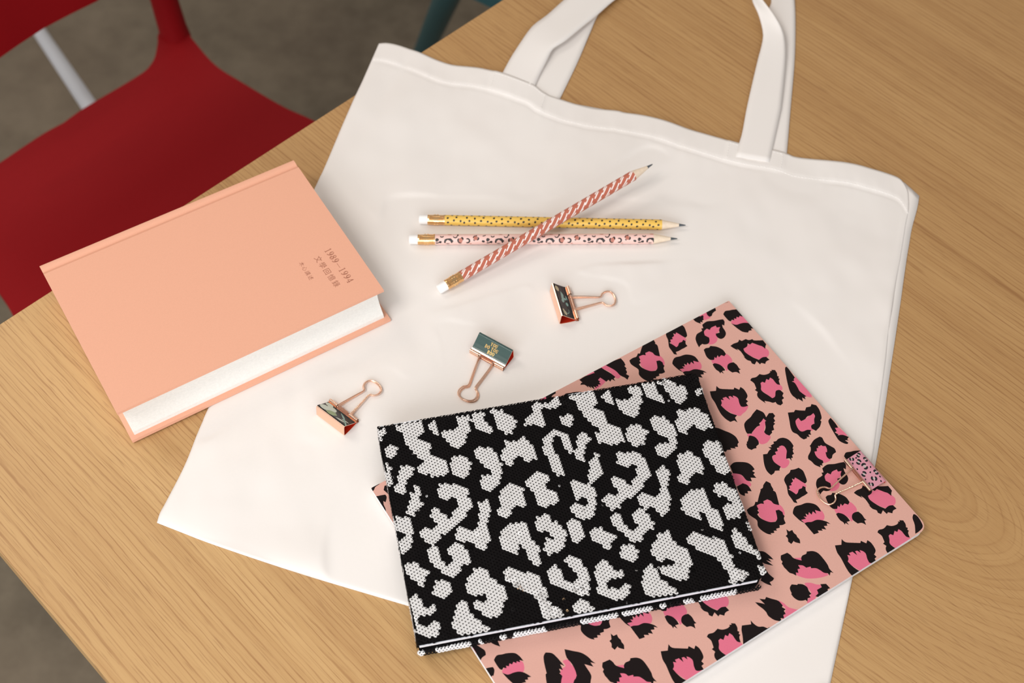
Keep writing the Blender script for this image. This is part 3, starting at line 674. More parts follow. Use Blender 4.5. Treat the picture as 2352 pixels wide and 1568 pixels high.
BLK = {  # motif: (crop, [black outlines], [pink outlines])
 'Q': (2, ['1295,190 1350,185 1355,140 1385,165 1450,170 1510,172 1515,155 1560,175 1570,150 1600,170 1625,205 1635,235 1620,262 1640,280 1622,295 1640,320 1600,330 1575,325 1560,295 1550,255 1525,235 1500,228 1510,250 1480,232 1462,236 1478,268 1440,240 1410,250 1422,270 1395,265 1403,295 1395,315 1430,350 1480,385 1540,405 1522,428 1545,470 1515,452 1480,465 1440,440 1400,400 1370,350 1340,290 1310,245'], ['1385,265 1430,235 1530,230 1600,290 1640,322 1622,365 1590,392 1560,412 1480,380 1395,320']),
 'H': (7, ['670,890 680,850 700,830 740,820 790,802 840,805 880,820 910,850 925,880 900,875 870,866 882,902 850,878 840,908 815,885 810,912 785,898 795,927 768,925 790,945 765,950 745,955 780,985 740,965 705,935 680,910', '775,985 800,975 840,972 880,955 920,955 975,970 1010,992 975,985 982,1007 950,1010 972,1042 930,1035 940,1052 895,1050 905,1070 860,1085 830,1050 800,1015'], ['745,945 790,915 830,880 870,864 920,866 945,892 956,925 945,957 900,967 840,980 790,990 765,972']),
 'T': (5, ['1632,600 1650,585 1680,580 1690,565 1740,570 1780,585 1810,605 1832,638 1818,658 1790,648 1770,667 1757,650 1745,677 1730,665 1725,690 1690,690 1660,665 1645,635', '1712,730 1730,720 1770,730 1805,755 1827,785 1798,792 1817,817 1788,800 1782,814 1768,795 1745,780 1725,755', '1848,735 1870,718 1900,712 1930,735 1950,765 1967,777 1948,783 1960,817 1925,800 1890,805 1860,785 1845,765'], ['1700,690 1730,665 1780,650 1830,635 1870,662 1890,700 1868,740 1840,790 1820,762 1770,735 1720,728']),
 'E': (5, ['1872,565 1900,545 1940,530 1950,508 1975,520 2010,503 2040,512 2070,503 2085,515 2130,515 2165,513 2195,550 2188,570 2187,592 2160,570 2130,560 2090,545 2068,537 2050,552 2028,543 2022,570 1990,590 2000,615 2030,640 2080,670 2130,690 2160,668 2195,663 2225,690 2195,705 2187,727 2150,718 2140,732 2108,703 2092,732 2065,722 2055,703 2020,690 1985,655 2002,668 1965,615 1930,590 1942,606 1900,585'], ['1988,590 2020,560 2070,540 2130,555 2185,582 2217,610 2217,650 2190,672 2150,687 2100,677 2040,647 2000,617']),
 'G': (5, ['1590,578 1570,540 1558,500 1570,460 1600,440 1618,428 1610,408 1628,405 1618,375 1660,345 1720,340 1770,330 1805,325 1820,345 1817,383 1798,373 1805,400 1825,430 1832,460 1815,490 1790,502 1765,495 1745,475 1740,455 1775,445 1770,420 1780,395 1750,400 1740,383 1700,400 1688,422 1660,410 1635,435 1642,470 1680,490 1685,520 1672,545 1640,552 1620,547 1603,560'], ['1632,435 1690,400 1745,385 1785,395 1775,430 1750,455 1757,490 1752,520 1730,542 1700,552 1668,545 1675,500 1640,475']),
 'I': (7, ['592,590 610,555 640,530 650,505 690,498 722,485 727,488 760,510 780,550 797,605 780,627 750,610 720,590 690,573 683,592 663,583 672,610 653,625 662,642 638,648 645,675 630,680 665,700 700,725 715,710 725,680 750,670 760,648 785,660 788,690 807,712 778,733 752,747 725,765 698,775 712,805 680,797 655,760 630,725 622,690 615,650 600,620'], ['638,655 665,600 695,573 730,598 770,622 792,650 765,682 720,702 700,727 655,700']),
 'W': (7, ['255,865 285,840 320,825 333,792 353,793 365,740 380,690 375,682 400,665 405,640 430,605 468,625 475,645 495,680 492,690 517,708 535,770 548,822 500,810 475,785 440,770 405,787 410,812 380,808 345,825 362,860 352,868 367,890 350,905 375,935 420,960 470,975 515,970 530,940 515,870 545,863 577,885 583,905 597,920 590,945 607,985 580,1000 550,1003 553,1025 520,1035 528,1052 498,1052 505,1072 470,1075 480,1087 440,1080 390,1050 355,1010 348,960 300,925 270,900'], ['345,825 400,795 440,770 500,800 550,818 582,850 597,900 572,942 520,962 470,977 400,950 365,910 360,860']),
 'S': (7, ['605,1100 622,1085 612,1038 637,1058 665,1045 680,1072 702,1090 710,1108 732,1132 737,1167 690,1155 680,1143 657,1172 628,1150 625,1120'], []),
 'V': (7, ['562,1275 620,1250 650,1270 680,1300 750,1320 745,1300 757,1275 790,1260 795,1240 850,1235 900,1255 950,1310 985,1360 1000,1395 1037,1432 1010,1425 1003,1457 985,1435 950,1430 920,1410 880,1390 835,1390 830,1375 790,1385 760,1365 718,1362 737,1392 713,1398 722,1432 698,1428 702,1457 670,1440 640,1430 610,1400 590,1380 580,1362 570,1350 577,1330 562,1310'], ['700,1430 715,1395 710,1360 760,1362 830,1372 880,1386 930,1416 992,1445 950,1467 880,1480 800,1482 740,1467 705,1450', '685,1300 712,1297 745,1295 755,1325']),
 'J': (6, ['287,875 300,855 340,845 370,818 410,825 450,815 468,800 462,792 482,790 475,780 510,782 528,810 530,835 545,840 540,855 553,862 545,880 557,916 530,910 510,890 490,865 465,850 455,872 432,863 420,897 395,888 380,900 385,930 385,960 410,985 450,1010 485,1035 510,1020 515,975 535,962 560,965 587,990 576,1015 592,1035 572,1050 582,1082 560,1100 530,1090 515,1070 490,1077 460,1068 415,1060 427,1082 380,1050 355,1025 348,1000 355,980 328,962 342,950 332,925 320,900'], ['380,895 420,875 460,845 500,876 545,908 572,930 575,960 540,972 515,987 510,1022 480,1037 420,990 385,960']),
 'K': (6, ['232,1275 250,1240 290,1205 310,1175 345,1135 400,1160 420,1185 430,1207 455,1170 490,1168 512,1195 497,1215 512,1240 497,1255 512,1265 495,1285 503,1320 480,1330 485,1345 460,1372 430,1360 412,1340 425,1300 420,1250 430,1240 405,1218 390,1242 368,1262 375,1280 345,1295 310,1335 300,1355 260,1355 245,1330', '275,1375 290,1372 330,1385 360,1420 364,1450 340,1470 345,1485 320,1490 300,1502 265,1485 252,1450 258,1440 254,1428 265,1420'], ['300,1355 320,1312 365,1285 395,1222 428,1243 418,1300 415,1340 460,1370 472,1387 455,1417 430,1440 390,1450 360,1432 330,1390 275,1387 260,1358']),
 'L': (6, ['625,1165 680,1160 692,1140 732,1145 780,1147 790,1118 830,1110 838,1088 880,1098 910,1140 930,1210 917,1235 928,1245 915,1290 890,1318 880,1330 840,1310 835,1285 850,1270 865,1265 862,1225 870,1195 855,1170 830,1190 800,1200 780,1225 745,1242 720,1213 695,1240 705,1285 730,1325 760,1335 800,1320 835,1322 828,1345 838,1365 810,1362 822,1385 795,1383 800,1395 770,1407 740,1390 710,1360 670,1340 650,1300 640,1240'], ['692,1240 725,1210 770,1230 855,1165 872,1195 864,1260 837,1285 850,1327 800,1325 755,1338 720,1315 700,1280']),
 'O': (7, ['402,365 440,360 457,330 475,318 448,300 480,300 470,285 500,268 495,250 520,245 540,225 580,215 625,228 655,255 677,288 668,310 677,318 670,335 682,360 663,372 672,395 655,398 662,425 640,400 610,405 612,370 615,330 595,295 570,285 545,295 552,302 528,308 535,335 510,343 520,367 493,375 485,395 500,430 530,455 562,475 550,500 555,510 510,513 500,535 475,552 440,520 420,480 408,430'], ['485,395 530,325 565,282 600,297 617,340 614,400 637,420 637,450 612,482 580,490 555,477 505,450']),
 'P': (7, ['808,380 830,335 830,300 820,290 830,280 860,235 910,206 935,215 960,260 1010,290 1047,313 1060,345 1030,368 1022,398 998,408 975,385 965,345 978,345 978,320 965,290 940,290 925,282 910,292 898,288 900,308 885,310 888,337 865,340 875,370 900,400 940,420 947,440 932,450 942,467 915,462 922,482 870,460 840,430 810,410'], ['866,340 900,297 940,285 974,298 982,350 987,385 1012,412 987,432 950,442 925,417 880,385']),
 'A': (3, ['1115,1360 1140,1320 1190,1310 1230,1300 1300,1298 1345,1325 1382,1370 1345,1362 1352,1382 1320,1372 1318,1390 1290,1378 1280,1400 1255,1392 1250,1418 1225,1412 1228,1435 1200,1430 1190,1450 1165,1440 1130,1390', '1190,1475 1240,1492 1290,1475 1340,1465 1390,1475 1452,1512 1418,1518 1425,1538 1395,1540 1405,1560 1370,1568 1360,1590 1300,1580 1240,1530'], ['1190,1455 1235,1408 1270,1385 1360,1368 1388,1415 1380,1468 1330,1472 1260,1490 1200,1482']),
}
UVEC, VVEC = None, None
def motif(n): c, bl, pi_ = BLK[n]; f = crop(c); return [[pk(*f(q)) for q in pairs(s)] for s in bl], [[pk(*f(q)) for q in pairs(s)] for s in pi_]
VV = (sum(a*b for a, b in zip((72.4, -107.2), pa)), sum(a*b for a, b in zip((72.4, -107.2), pb)))
UU = (sum(a*b for a, b in zip((-108.4, -73.9), pa)), sum(a*b for a, b in zip((-108.4, -73.9), pb)))
ONCE = [  # seen once: (crop, black, pink)
 (5, ['750,740 820,700 885,676 915,710 928,738 918,745 938,768 930,778 942,800 933,818 962,835 945,870 920,850 880,830 840,790 790,760', '640,795 710,760 740,780 800,815 837,845 822,860 837,882 805,865 790,887 775,870 755,887 700,850 665,830', '512,870 560,840 600,825 645,808 675,830 700,850 680,872 702,885 690,892 707,912 680,913 685,932 662,927 672,945 640,930 652,960 615,930 620,948 590,925 595,942 560,915 522,917 528,897 540,895'], ['705,755 750,738 800,763 850,798 882,830 870,857 840,852 790,802 740,778', '580,832 640,798 670,808 690,835 730,870 748,885 700,932 645,960 660,915']),
 (6, ['600,780 603,755 615,752 635,775 660,810 690,850 680,862 682,880 662,885 690,900 720,950 735,975 795,1020 778,1022 785,1047 755,1030 762,1067 735,1050 715,1040 718,1055 690,1030 665,1010 640,965 620,890 610,840'], ['665,900 690,850 700,850 840,1010 800,1022 735,980 690,920']),
 (6, ['990,1240 1010,1212 1045,1250 1080,1300 1050,1303 1067,1332 1048,1342 1082,1362 1075,1370 1120,1365 1175,1385 1160,1405 1175,1415 1140,1415 1170,1435 1165,1447 1140,1445 1090,1420 1060,1380 1030,1330 1005,1285'], ['1050,1305 1080,1300 1120,1330 1160,1372 1110,1372 1060,1345']),
 (2, ['1340,515 1375,522 1430,545 1480,565 1530,600 1557,650 1545,665 1550,690 1520,690 1530,705 1480,700 1490,715 1450,718 1440,735 1410,728 1385,740 1340,700'], []),
 (7, ['105,470 140,438 200,433 260,440 300,465 327,500 305,515 330,530 315,545 342,577 290,575 302,607 255,600 220,560 190,543 130,535', '165,655 220,625 260,640 285,670 300,697 262,695 268,718 238,715 240,740 195,720'], ['125,538 190,540 230,572 280,610 297,640 270,657 220,627 170,647 130,600']),
 (7, ['360,1235 410,1240 460,1275 497,1312 450,1303 482,1335 430,1318 495,1367 440,1355 400,1340 370,1300', '425,1395 455,1440 502,1480 490,1500 462,1515 482,1547 430,1530 380,1500 400,1440'], []),
 (3, ['1562,1330 1580,1293 1640,1300 1690,1345 1720,1380 1752,1415 1712,1400 1737,1452 1702,1440 1718,1475 1705,1478 1732,1505 1720,1568 1725,1700 1620,1660 1590,1568 1580,1490 1590,1480 1570,1400', '1750,1263 1830,1280 1900,1295 1960,1330 2000,1370 2032,1392 1985,1383 2012,1422 1930,1398 1950,1430 1992,1500 1985,1568 1990,1700 1860,1690 1830,1568 1860,1500 1820,1400 1770,1340'], ['1735,1370 1785,1358 1812,1400 1850,1440 1862,1500 1825,1580 1800,1690 1720,1690 1705,1568 1720,1450 1760,1415']),
 (8, ['642,715 660,680 710,685 715,676 760,680 800,705 815,740 838,765 818,778 832,798 805,805 803,835 785,820 760,827 720,825 680,800 655,768 660,760', '887,730 930,705 918,678 970,675 1007,715 985,722 987,750 920,800 873,788 900,760'], ['775,672 830,666 880,680 925,685 925,705 890,732 903,765 875,790 880,830 820,852 798,835 835,765 815,725']),
 (8, ['330,840 380,848 418,858 368,810 420,815 430,793 480,810 540,828 580,870 573,885 607,905 590,918 607,947 585,955 592,987 560,985 572,1017 540,1010 500,1000 450,965 430,930 400,900 360,870'], ['540,826 590,850 640,890 760,930 600,1010 578,985 607,905 575,870']),
 (8, ['212,1050 295,1040 290,1003 320,1035 360,1060 405,1060 440,1075 460,1065 490,1082 440,1105 380,1135 225,1240 218,1150 208,1090'], ['295,1150 305,1140 315,1152 330,1138 345,1150 400,1132 300,1200']),
 (7, ['1755,905 1770,905 1800,930 1830,980 1840,1020 1805,1060 1773,1080 1768,1000 1748,940'], []),
 (3, ['915,1230 960,1225 1000,1265 1027,1310 1012,1325 1010,1340 985,1335 950,1290', '1060,1447 1097,1470 1107,1500 1088,1512', '1040,1165 1105,1215 1172,1240 1150,1190 1180,1160'], []),
 (1, ['60,1132 100,1133 107,1170 90,1192', '130,1040 165,1030 165,1115 122,1078', '180,1045 235,1018 272,985 250,1020 262,1030 200,1045'], ['135,1062 200,1038 230,1035 160,1075']),
 (5, ['1545,325 1625,288 1630,310 1607,345 1598,330 1570,335', '1655,272 1738,228 1730,255 1702,278 1680,270', '1812,182 1852,168 1850,172'], ['1625,288 1665,268 1705,275 1680,302 1630,312']),
]
shapes = []
def addm(bl, pi_, off=(0, 0)):
    for q in pi_: shapes.append((1, catmull([(a+off[0], b+off[1]) for a, b in q], 3, True)))
    for q in bl: shapes.append((2, brushy([(a+off[0], b+off[1]) for a, b in q])))
for c, bl, pi_ in ONCE:
    f = crop(c); addm([[pk(*f(q)) for q in pairs(s)] for s in bl], [[pk(*f(q)) for q in pairs(s)] for s in pi_])
SKIP = {('K', 0, 1), ('Q', 0, -1), ('S', 0, -1), ('J', 0, -1), ('W', 0, -2), ('V', 0, -1), ('L', 0, 1)}
for n in BLK:
    bl, pi_ = motif(n)
    for i in (-2, -1, 0, 1, 2):
        for j in (-2, -1, 0, 1, 2):
            off = (UU[0]*i+VV[0]*j, UU[1]*i+VV[1]*j); c = np.mean(bl[0], 0)+off
            px = None
            if (n, i, j) in SKIP or not (-15 < c[0] < LU+15 and -15 < c[1] < LV+15): continue
            # leave room for the blotches that were traced one by one
            if any(inside([(a, b) for a, b in s], np.array([c[0]]), np.array([c[1]]))[0] for m_, s in shapes if m_ == 2) and (i or j): continue
            addm(bl, pi_, off)
def rrect(x0, y0, x1, y1, rr, n=6):
    out = []
    for (cx, cy, sx, sy, a), r in zip(((x1, y1, -1, -1, 0), (x0, y1, 1, -1, 90), (x0, y0, 1, 1, 180), (x1, y0, -1, 1, 270)), rr):
        for k in range(n+1 if r else 1): t = radians(a+90*k/max(n, 1)); out.append((cx+sx*r+r*cos(t), cy+sy*r+r*sin(t)) if r else (cx, cy))
    return out
COVER = grainy('dusty_pink_cover', rgb(216, 166, 152), 0.6, 0.035, 1200, 0.12, spec=0.2)
HOT = grainy('hot_pink_print', rgb(220, 112, 136), 0.6, 0.03, 1200, 0.12, spec=0.2)
BKP = grainy('black_brush_print', rgb(29, 22, 22), 0.65, 0.1, 1200, 0.12, spec=0.08)
PAPER = M('white_paper', (0.88, 0.885, 0.92, 1), 0.8).m
pn = thing('leopard_notebook', 'large dusty pink notebook printed with black and hot pink leopard spots, under the sequin notebook', 'notebook', pkw(LU/2, LV/2, 0)); PNO = Vector(pn.location)
outline = rrect(0, 0, LU, LV, (0.8, 6, 0.8, 0.8))          # order: far corner, lower right (rounded), upper right, lower left
v, f, fm = printed([outline], shapes)
def cov_z(u, v): return ZP
th = 0.45; nv_ = len(v); n = len(outline)
VV3 = [pkw(a, b, cov_z(a, b)) for a, b in v] + [pkw(a, b, cov_z(a, b)) for a, b in outline] + [pkw(a, b, cov_z(a, b)-th) for a, b in outline]
FF = f + [(nv_+i, nv_+(i+1) % n, nv_+n+(i+1) % n, nv_+n+i) for i in range(n)] + [tuple(nv_+n+i for i in range(n))]
o = mesh_obj('front_cover', VV3, FF, [COVER, HOT, BKP, PAPER], pn, fm=fm+[3]*n+[3], origin=PNO)
bm = bmesh.new(); bm.from_mesh(o.data); bmesh.ops.recalc_face_normals(bm, faces=bm.faces); bm.to_mesh(o.data); bm.free()
def sheet(name, inset, rs, zt, zb, mat, parent, layers=1):
    bm = bmesh.new(); ol0 = rrect(inset[0], inset[1], LU-inset[0], LV-inset[2], rs); ol = []
    for i, a in enumerate(ol0):
        b = ol0[(i+1) % len(ol0)]; n_ = max(1, int(hypot(b[0]-a[0], b[1]-a[1])/8)); ol += [(a[0]+(b[0]-a[0])*k/n_, a[1]+(b[1]-a[1])*k/n_) for k in range(n_)]
    prev = None
    for k in range(layers+1):
        t = k/layers; jig = (0.25 if k % 2 else 0) if layers > 1 else 0
        ring = [bm.verts.new(pkw(a, b-jig*(b > LV/2), zt(a, b)*(1-t)+zb(a, b)*t)) for a, b in ol]
        if prev:
            for i in range(len(ol)): bm.faces.new((prev[i], prev[(i+1) % len(ol)], ring[(i+1) % len(ol)], ring[i]))
        else: bm.faces.new(ring)
        prev = ring
    for sc_ in (0.88, 0.72, 0.5):
        ring = [bm.verts.new(pkw(LU/2+(a-LU/2)*sc_, LV/2+(b-LV/2)*sc_, zb(LU/2+(a-LU/2)*sc_, LV/2+(b-LV/2)*sc_) if sc_ > 0.6 else zb(LU, 0))) for a, b in ol]
        for i in range(len(ol)): bm.faces.new((prev[i], prev[(i+1) % len(ol)], ring[(i+1) % len(ol)], ring[i]))
        prev = ring
    bm.faces.new(prev[::-1]); return bm_obj(name, bm, mat, parent, origin=PNO)
low = lambda u, v: 2.3 - 0.9*math.exp(-((u/36)**2+((v-LV)/40)**2))
sheet('page_block', (1.5, 0.6, 1.4), (0.5, 5, 0.5, 0.5), lambda u, v: ZP-0.5, lambda u, v: low(u, v)+0.5, PAPER, pn, 14)
sheet('back_cover', (0.3, 0.2, 0.3), (0.8, 6, 0.8, 0.8), lambda u, v: 2.75 if hypot(u, v-LV) > 60 else low(u, v)+0.45, low, grainy('back_cover_card', rgb(232, 226, 222), 0.6), pn)

# ------------------------------------------------------------------ sequin notebook
YS = radians(14.7626); sa = (cos(YS), sin(YS)); sb = (-sin(YS), cos(YS))
SA0, SA1, SB0, SB1 = 29.11, 238.96, 284.48, 430.92; LS, HS = SA1-SA0, SB1-SB0
ZS = 20.5; ZL = ZP+0.35
def sk(x, y): X, Y = P(x, y, ZS); return (X*sa[0]+Y*sa[1]-SA0, X*sb[0]+Y*sb[1]-SB0)
def skw(s, t, z): a, b = s+SA0, t+SB0; return W3(a*sa[0]+b*sb[0], a*sa[1]+b*sb[1], z)
sn = thing('sequin_notebook', 'notebook with a black and white leopard sequin cover, lying on the pink notebook', 'notebook', skw(LS/2, HS/2, ZL)); SNO = Vector(sn.location)
BLKCLOTH = grainy('black_mesh_fabric', rgb(12, 10, 10), 0.8, 0.2, 1500, 0.3, spec=0.1)
def slab(name, poly, z0, z1, mat, bev=0.0006):
    bm = bmesh.new(); prism(bm, poly, z0, z1, lambda a, b, z: skw(a, b, z)); return bm_obj(name, bm, mat, sn, origin=SNO, bevel=bev, smooth=True)
slab('front_cover', rrect(0, 0, LS, HS, (1, 1, 1, 7)), 17.3, ZS-0.55, BLKCLOTH, 0.0008)
slab('cover_lining', rrect(0.7, -0.55, LS-6, 20, (0.1, 0.1, 0.5, 0.5)), 17.0, 18.9, M('white_lining', (0.84, 0.86, 0.92, 1), 0.5).m, 0.0003)
slab('page_block', rrect(3, 4.5, LS-4, HS-2.5, (1, 1, 1, 5)), 11.2, 17.25, PAPER, 0.0003)
slab('back_cover', rrect(0.5, -0.3, LS-0.5, HS, (1, 1, 1, 8)), ZL, 11.15, BLKCLOTH, 0.0012)
slab('spine_cloth', rrect(-0.3, HS-2.4, LS, HS+0.5, (0.5,)*4), ZL+0.6, ZS-1.0, BLKCLOTH, 0.0008)
slab('side_cloth', rrect(-0.4, 3, 2.2, HS, (0.5,)*4), ZL+0.6, ZS-1.0, BLKCLOTH, 0.0008)
WB = {1: ['785,420 890,410 905,480 900,560 880,580 860,650 800,705 730,680 670,610 650,530 720,545 790,520 810,490 770,450',
  '230,500 290,480 360,460 455,455 470,480 485,560 440,600 440,620 500,640 540,650 550,720 560,770 620,775 680,800 700,860 705,920 660,940 570,955 530,935 470,940 440,890 445,850 490,820 440,780 380,720 320,640 300,560 250,545',
  '545,470 600,450 610,500 635,580 590,580 555,545 525,520', '920,390 1040,375 1035,430 1060,480 1105,520 1090,560 1030,550 940,500 915,430',
  '1055,375 1130,350 1200,360 1250,410 1290,400 1325,470 1320,500 1280,560 1220,570 1160,520 1135,460 1110,400', '130,700 190,670 240,680 258,720 230,770 180,790 140,770',
  '320,845 395,880 390,930 340,960 325,1010 320,1060 325,1130 270,1110 230,1080 225,1030 260,1000 255,930 280,870',
  '400,1020 450,1040 460,1080 455,1130 470,1190 500,1210 450,1240 430,1270 380,1320 340,1300 335,1240 360,1190 370,1110 410,1090',
  '740,790 800,765 850,770 900,810 925,830 905,900 890,945 820,970 750,940 725,860', '945,710 1010,685 1100,700 1160,770 1190,840 1190,950 1160,1020 1080,1085 1010,1065 985,990 1020,950 1080,945 1110,925 1090,880 1040,870 1000,820 960,780',
  '1215,630 1250,625 1290,640 1330,625 1385,595 1430,640 1480,680 1500,750 1515,790 1440,820 1390,800 1360,770 1320,790 1290,820 1280,870 1240,850 1190,800 1190,730 1230,700',
  '1400,450 1460,400 1470,300 1530,285 1560,310 1700,240 1725,290 1680,350 1620,345 1530,340 1550,400 1590,470 1575,520 1520,500 1450,490 1400,490',
  '1555,640 1580,580 1620,545 1690,530 1750,555 1790,590 1810,680 1830,740 1790,750 1760,690 1735,620 1700,580 1660,610 1650,660 1680,740 1720,840 1755,950 1700,945 1650,900 1620,820 1585,760 1565,700',
  '615,1060 640,1015 680,1010 710,1030 760,1020 830,1040 885,1080 890,1140 935,1210 880,1270 850,1330 800,1380 720,1440 650,1480 600,1550 530,1565 480,1520 445,1470 490,1410 580,1430 610,1380 570,1340 540,1290 590,1240 650,1270 700,1320 740,1330 740,1280 800,1230 790,1150 740,1130 720,1165 650,1160 620,1120',
  '975,1200 1040,1155 1090,1190 1095,1250 1080,1310 1065,1380 1085,1460 1080,1520 1050,1590 1010,1622 960,1597 930,1557 880,1537 840,1557 790,1517 775,1457 800,1407 860,1407 930,1447 980,1397 995,1340 985,1270',
  '1170,1100 1200,1050 1270,1015 1330,1040 1385,1070 1400,1150 1410,1200 1390,1235 1330,1215 1290,1235 1275,1290 1230,1335 1170,1310 1155,1270 1190,1220 1175,1150',
  '1410,990 1450,940 1490,915 1550,925 1610,945 1620,990 1580,1050 1620,1080 1690,1110 1715,1140 1690,1190 1640,1205 1580,1230 1520,1200 1490,1130 1450,1075 1415,1040',
  '1805,990 1840,975 1900,1010 1980,1020 2030,1080 2040,1160 2030,1240 2020,1300 1960,1335 1900,1340 1840,1300 1805,1250 1840,1190 1865,1150 1840,1080 1815,1040',
  '1785,1335 1830,1330 1860,1345 1910,1350 1915,1420 1940,1490 1890,1520 1880,1565 1830,1530 1800,1450 1785,1380', '2060,730 2085,740 2105,790 2090,850 2115,900 2100,950 2060,1000 2030,1030 1995,1010 2000,950 2030,890 2035,830 2070,810 2045,760'][:-1],
 3: ['1175,215 1210,180 1270,130 1340,120 1410,115 1420,180 1440,240 1460,290 1520,320 1530,400 1545,470 1530,520 1490,500 1430,460 1400,370 1370,330 1345,330 1340,400 1320,410 1260,390 1200,360 1180,300',
  '1495,120 1510,75 1580,45 1620,70 1640,110 1690,115 1740,160 1775,240 1760,310 1700,380 1640,390 1610,415 1575,370 1565,310 1590,260 1640,270 1660,245 1620,230 1580,190 1530,200 1490,150',
  '305,520 350,485 430,480 470,530 530,540 550,575 510,620 480,700 440,690 400,640 340,600 320,560', '565,745 600,650 660,640 720,650 745,710 735,770 680,815 620,790 575,775',
  '515,365 560,335 605,340 620,400 630,450 680,500 730,500 760,450 710,400 705,350 760,305 820,310 860,350 890,400 915,460 905,490 850,490 820,540 790,590 740,620 680,600 620,540 560,490 520,430',
  '865,690 880,620 930,580 950,530 1040,515 1060,570 1080,610 1140,650 1200,680 1230,760 1240,810 1190,890 1180,950 1100,980 1040,970 1000,930 940,900 930,850 975,825 1000,845 1060,830 1068,795 1030,768 985,772 960,800 890,770',
  '745,1000 770,930 790,860 840,825 885,850 900,910 950,970 1010,1030 1075,1060 1060,1090 900,1120 820,1140 750,1060', '1195,570 1260,510 1310,530 1380,560 1450,580 1540,600 1560,680 1610,740 1600,800 1620,850 1740,900 1730,960 1570,1020 1550,900 1510,820 1450,760 1380,740 1300,690 1240,640 1200,610',
  '1605,550 1660,490 1700,520 1740,580 1760,640 1830,680 1860,640 1870,580 1800,520 1750,460 1780,410 1870,430 1930,500 1970,580 1980,680 1970,760 1930,790 1860,770 1780,730 1700,700 1640,680 1620,620',
  '2025,520 2090,440 2150,470 2190,550 2240,560 2280,535 2295,590 2250,620 2180,630 2130,660 2160,710 2230,720 2290,660 2345,690 2340,780 2290,810 2230,820 2150,790 2060,750 2045,660 2040,600',
  '1840,850 1900,800 1960,840 2030,890 2020,920 1870,975 1840,900']}
blobs = [[sk(*crop(c)(q)) for q in pairs(s)] for c in WB for s in WB[c]]
PVs = (109.4*sa[0]+29.3*sa[1], 109.4*sb[0]+29.3*sb[1])
hole = np.array(sk(*crop(1)((1920, 1180)))); hr = 3.0
pit = 2.1; lat = []; e1 = radians(-35.2); e2 = radians(-87.2)
v1 = (2.13*cos(e1), 2.13*sin(e1)); v2 = (2.27*cos(e2), 2.27*sin(e2))
o0 = sk(860+690/11.2, 960+315/11.2)
for i in range(-160, 160):
    for j in range(-160, 160):
        s = o0[0]+i*v1[0]+j*v2[0]; t = o0[1]+i*v1[1]+j*v2[1]
        if 0.4 < s < LS-0.4 and 0.3 < t < HS-0.2 and not (s > LS-5 and t < 5 and hypot(s-LS+5.5, t-5.5) > 5.6): lat.append((s, t))
lat = np.array(lat); isw = np.zeros(len(lat), bool)
for k in (-1, 0, 1):
    X, Y = lat[:, 0]-PVs[0]*k, lat[:, 1]-PVs[1]*k
    w = np.zeros(len(lat), bool)
    for bl in blobs: w |= inside(bl, X, Y)
    w &= np.hypot(X-hole[0], Y-hole[1]) > hr; isw |= w
WSEQ = M('white_sequin', (0.80, 0.785, 0.78, 1), 0.42, spec=0.35).m
BSEQ = M('black_sequin', rgb(15, 12, 13), 0.55, spec=0.12).m
def sequins(name, items, mat):
    """items: (centre Vector, x axis, y axis, normal) -- one C-shaped disc each, tilted like a scale"""
    V, Fc = [], []; NS = 11; A = [(radians(26+308*k/NS), radians(9+342*k/NS)) for k in range(NS+1)]
    for c, ex, ey, nz, r in items:
        b = len(V)
        for a, a2 in A:
            V.append(c+(ex*cos(a)+ey*sin(a))*r); V.append(c+(ex*cos(a2)+ey*sin(a2))*0.00042 + nz*0.00003)
        for k in range(NS): q = b+2*k; Fc.append((q, q+1, q+3, q+2))
    o = mesh_obj(name, V, Fc, mat, sn, smooth=False); return tag(o, kind='stuff')
ex0 = (skw(1, 0, 0)-skw(0, 0, 0))*1000; ey0 = (skw(0, 1, 0)-skw(0, 0, 0))*1000; ez0 = Vector((0, 0, 1))
oa = radians(33)                                        # the thread slot opens up and to the right
def place(c, fx_, fy_, fz_, r=0.00139, wild=0.0, tilt=0.17):
    a = oa + random.gauss(0, 0.10+wild*2)
    d = fx_*cos(a)+fy_*sin(a); e = fz_.cross(d)
    tl = tilt+random.gauss(0, 0.025)+wild*random.gauss(0, 1.4); roll = random.gauss(0, 0.03)+wild*random.gauss(0, 1.0)
    d2 = (d*cos(tl)-fz_*sin(tl)).normalized(); n2 = fz_*cos(tl)+d*sin(tl); e2_ = (e*cos(roll)+n2*sin(roll)).normalized(); n3 = d2.cross(e2_)
    return (c, d2, e2_, n3, r)
white, black = [], []
MESSY = [sk(*q) for q in ((1240, 1365), (1190, 1350), (1170, 1330), (1270, 1400), (1525, 1395), (1600, 870), (1525, 880), (1300, 925), (1640, 935), (1330, 1350), (1700, 1310))]
for (s, t), w in zip(lat, isw):
    h = ZS-0.05-0.9*math.exp(-min(s, LS-s)/0.7)-0.9*math.exp(-min(HS-t, t+0.4)/0.7)
    md = min(hypot(s-a, t-b) for a, b in MESSY); wild = 0.16*math.exp(-(md/5)**2) + (0.12 if random.random() < 0.006 else 0) + 0.10*math.exp(-min(s, LS-s, HS-t)/1.2) + 0.07*math.exp(-t/3)
    c = skw(s, t, h)-SNO; it = place(c, ex0, ey0, ez0, wild=wild)
    if w: white.append(it)
    else:
        black.append(it)
        if random.random() < 0.0035: white.append(place(c+Vector((0, 0, .0004)), ex0, ey0, ez0, 0.0007, wild=0.4))
def inseg(x, segs): return any(a < x < b for a, b in segs)
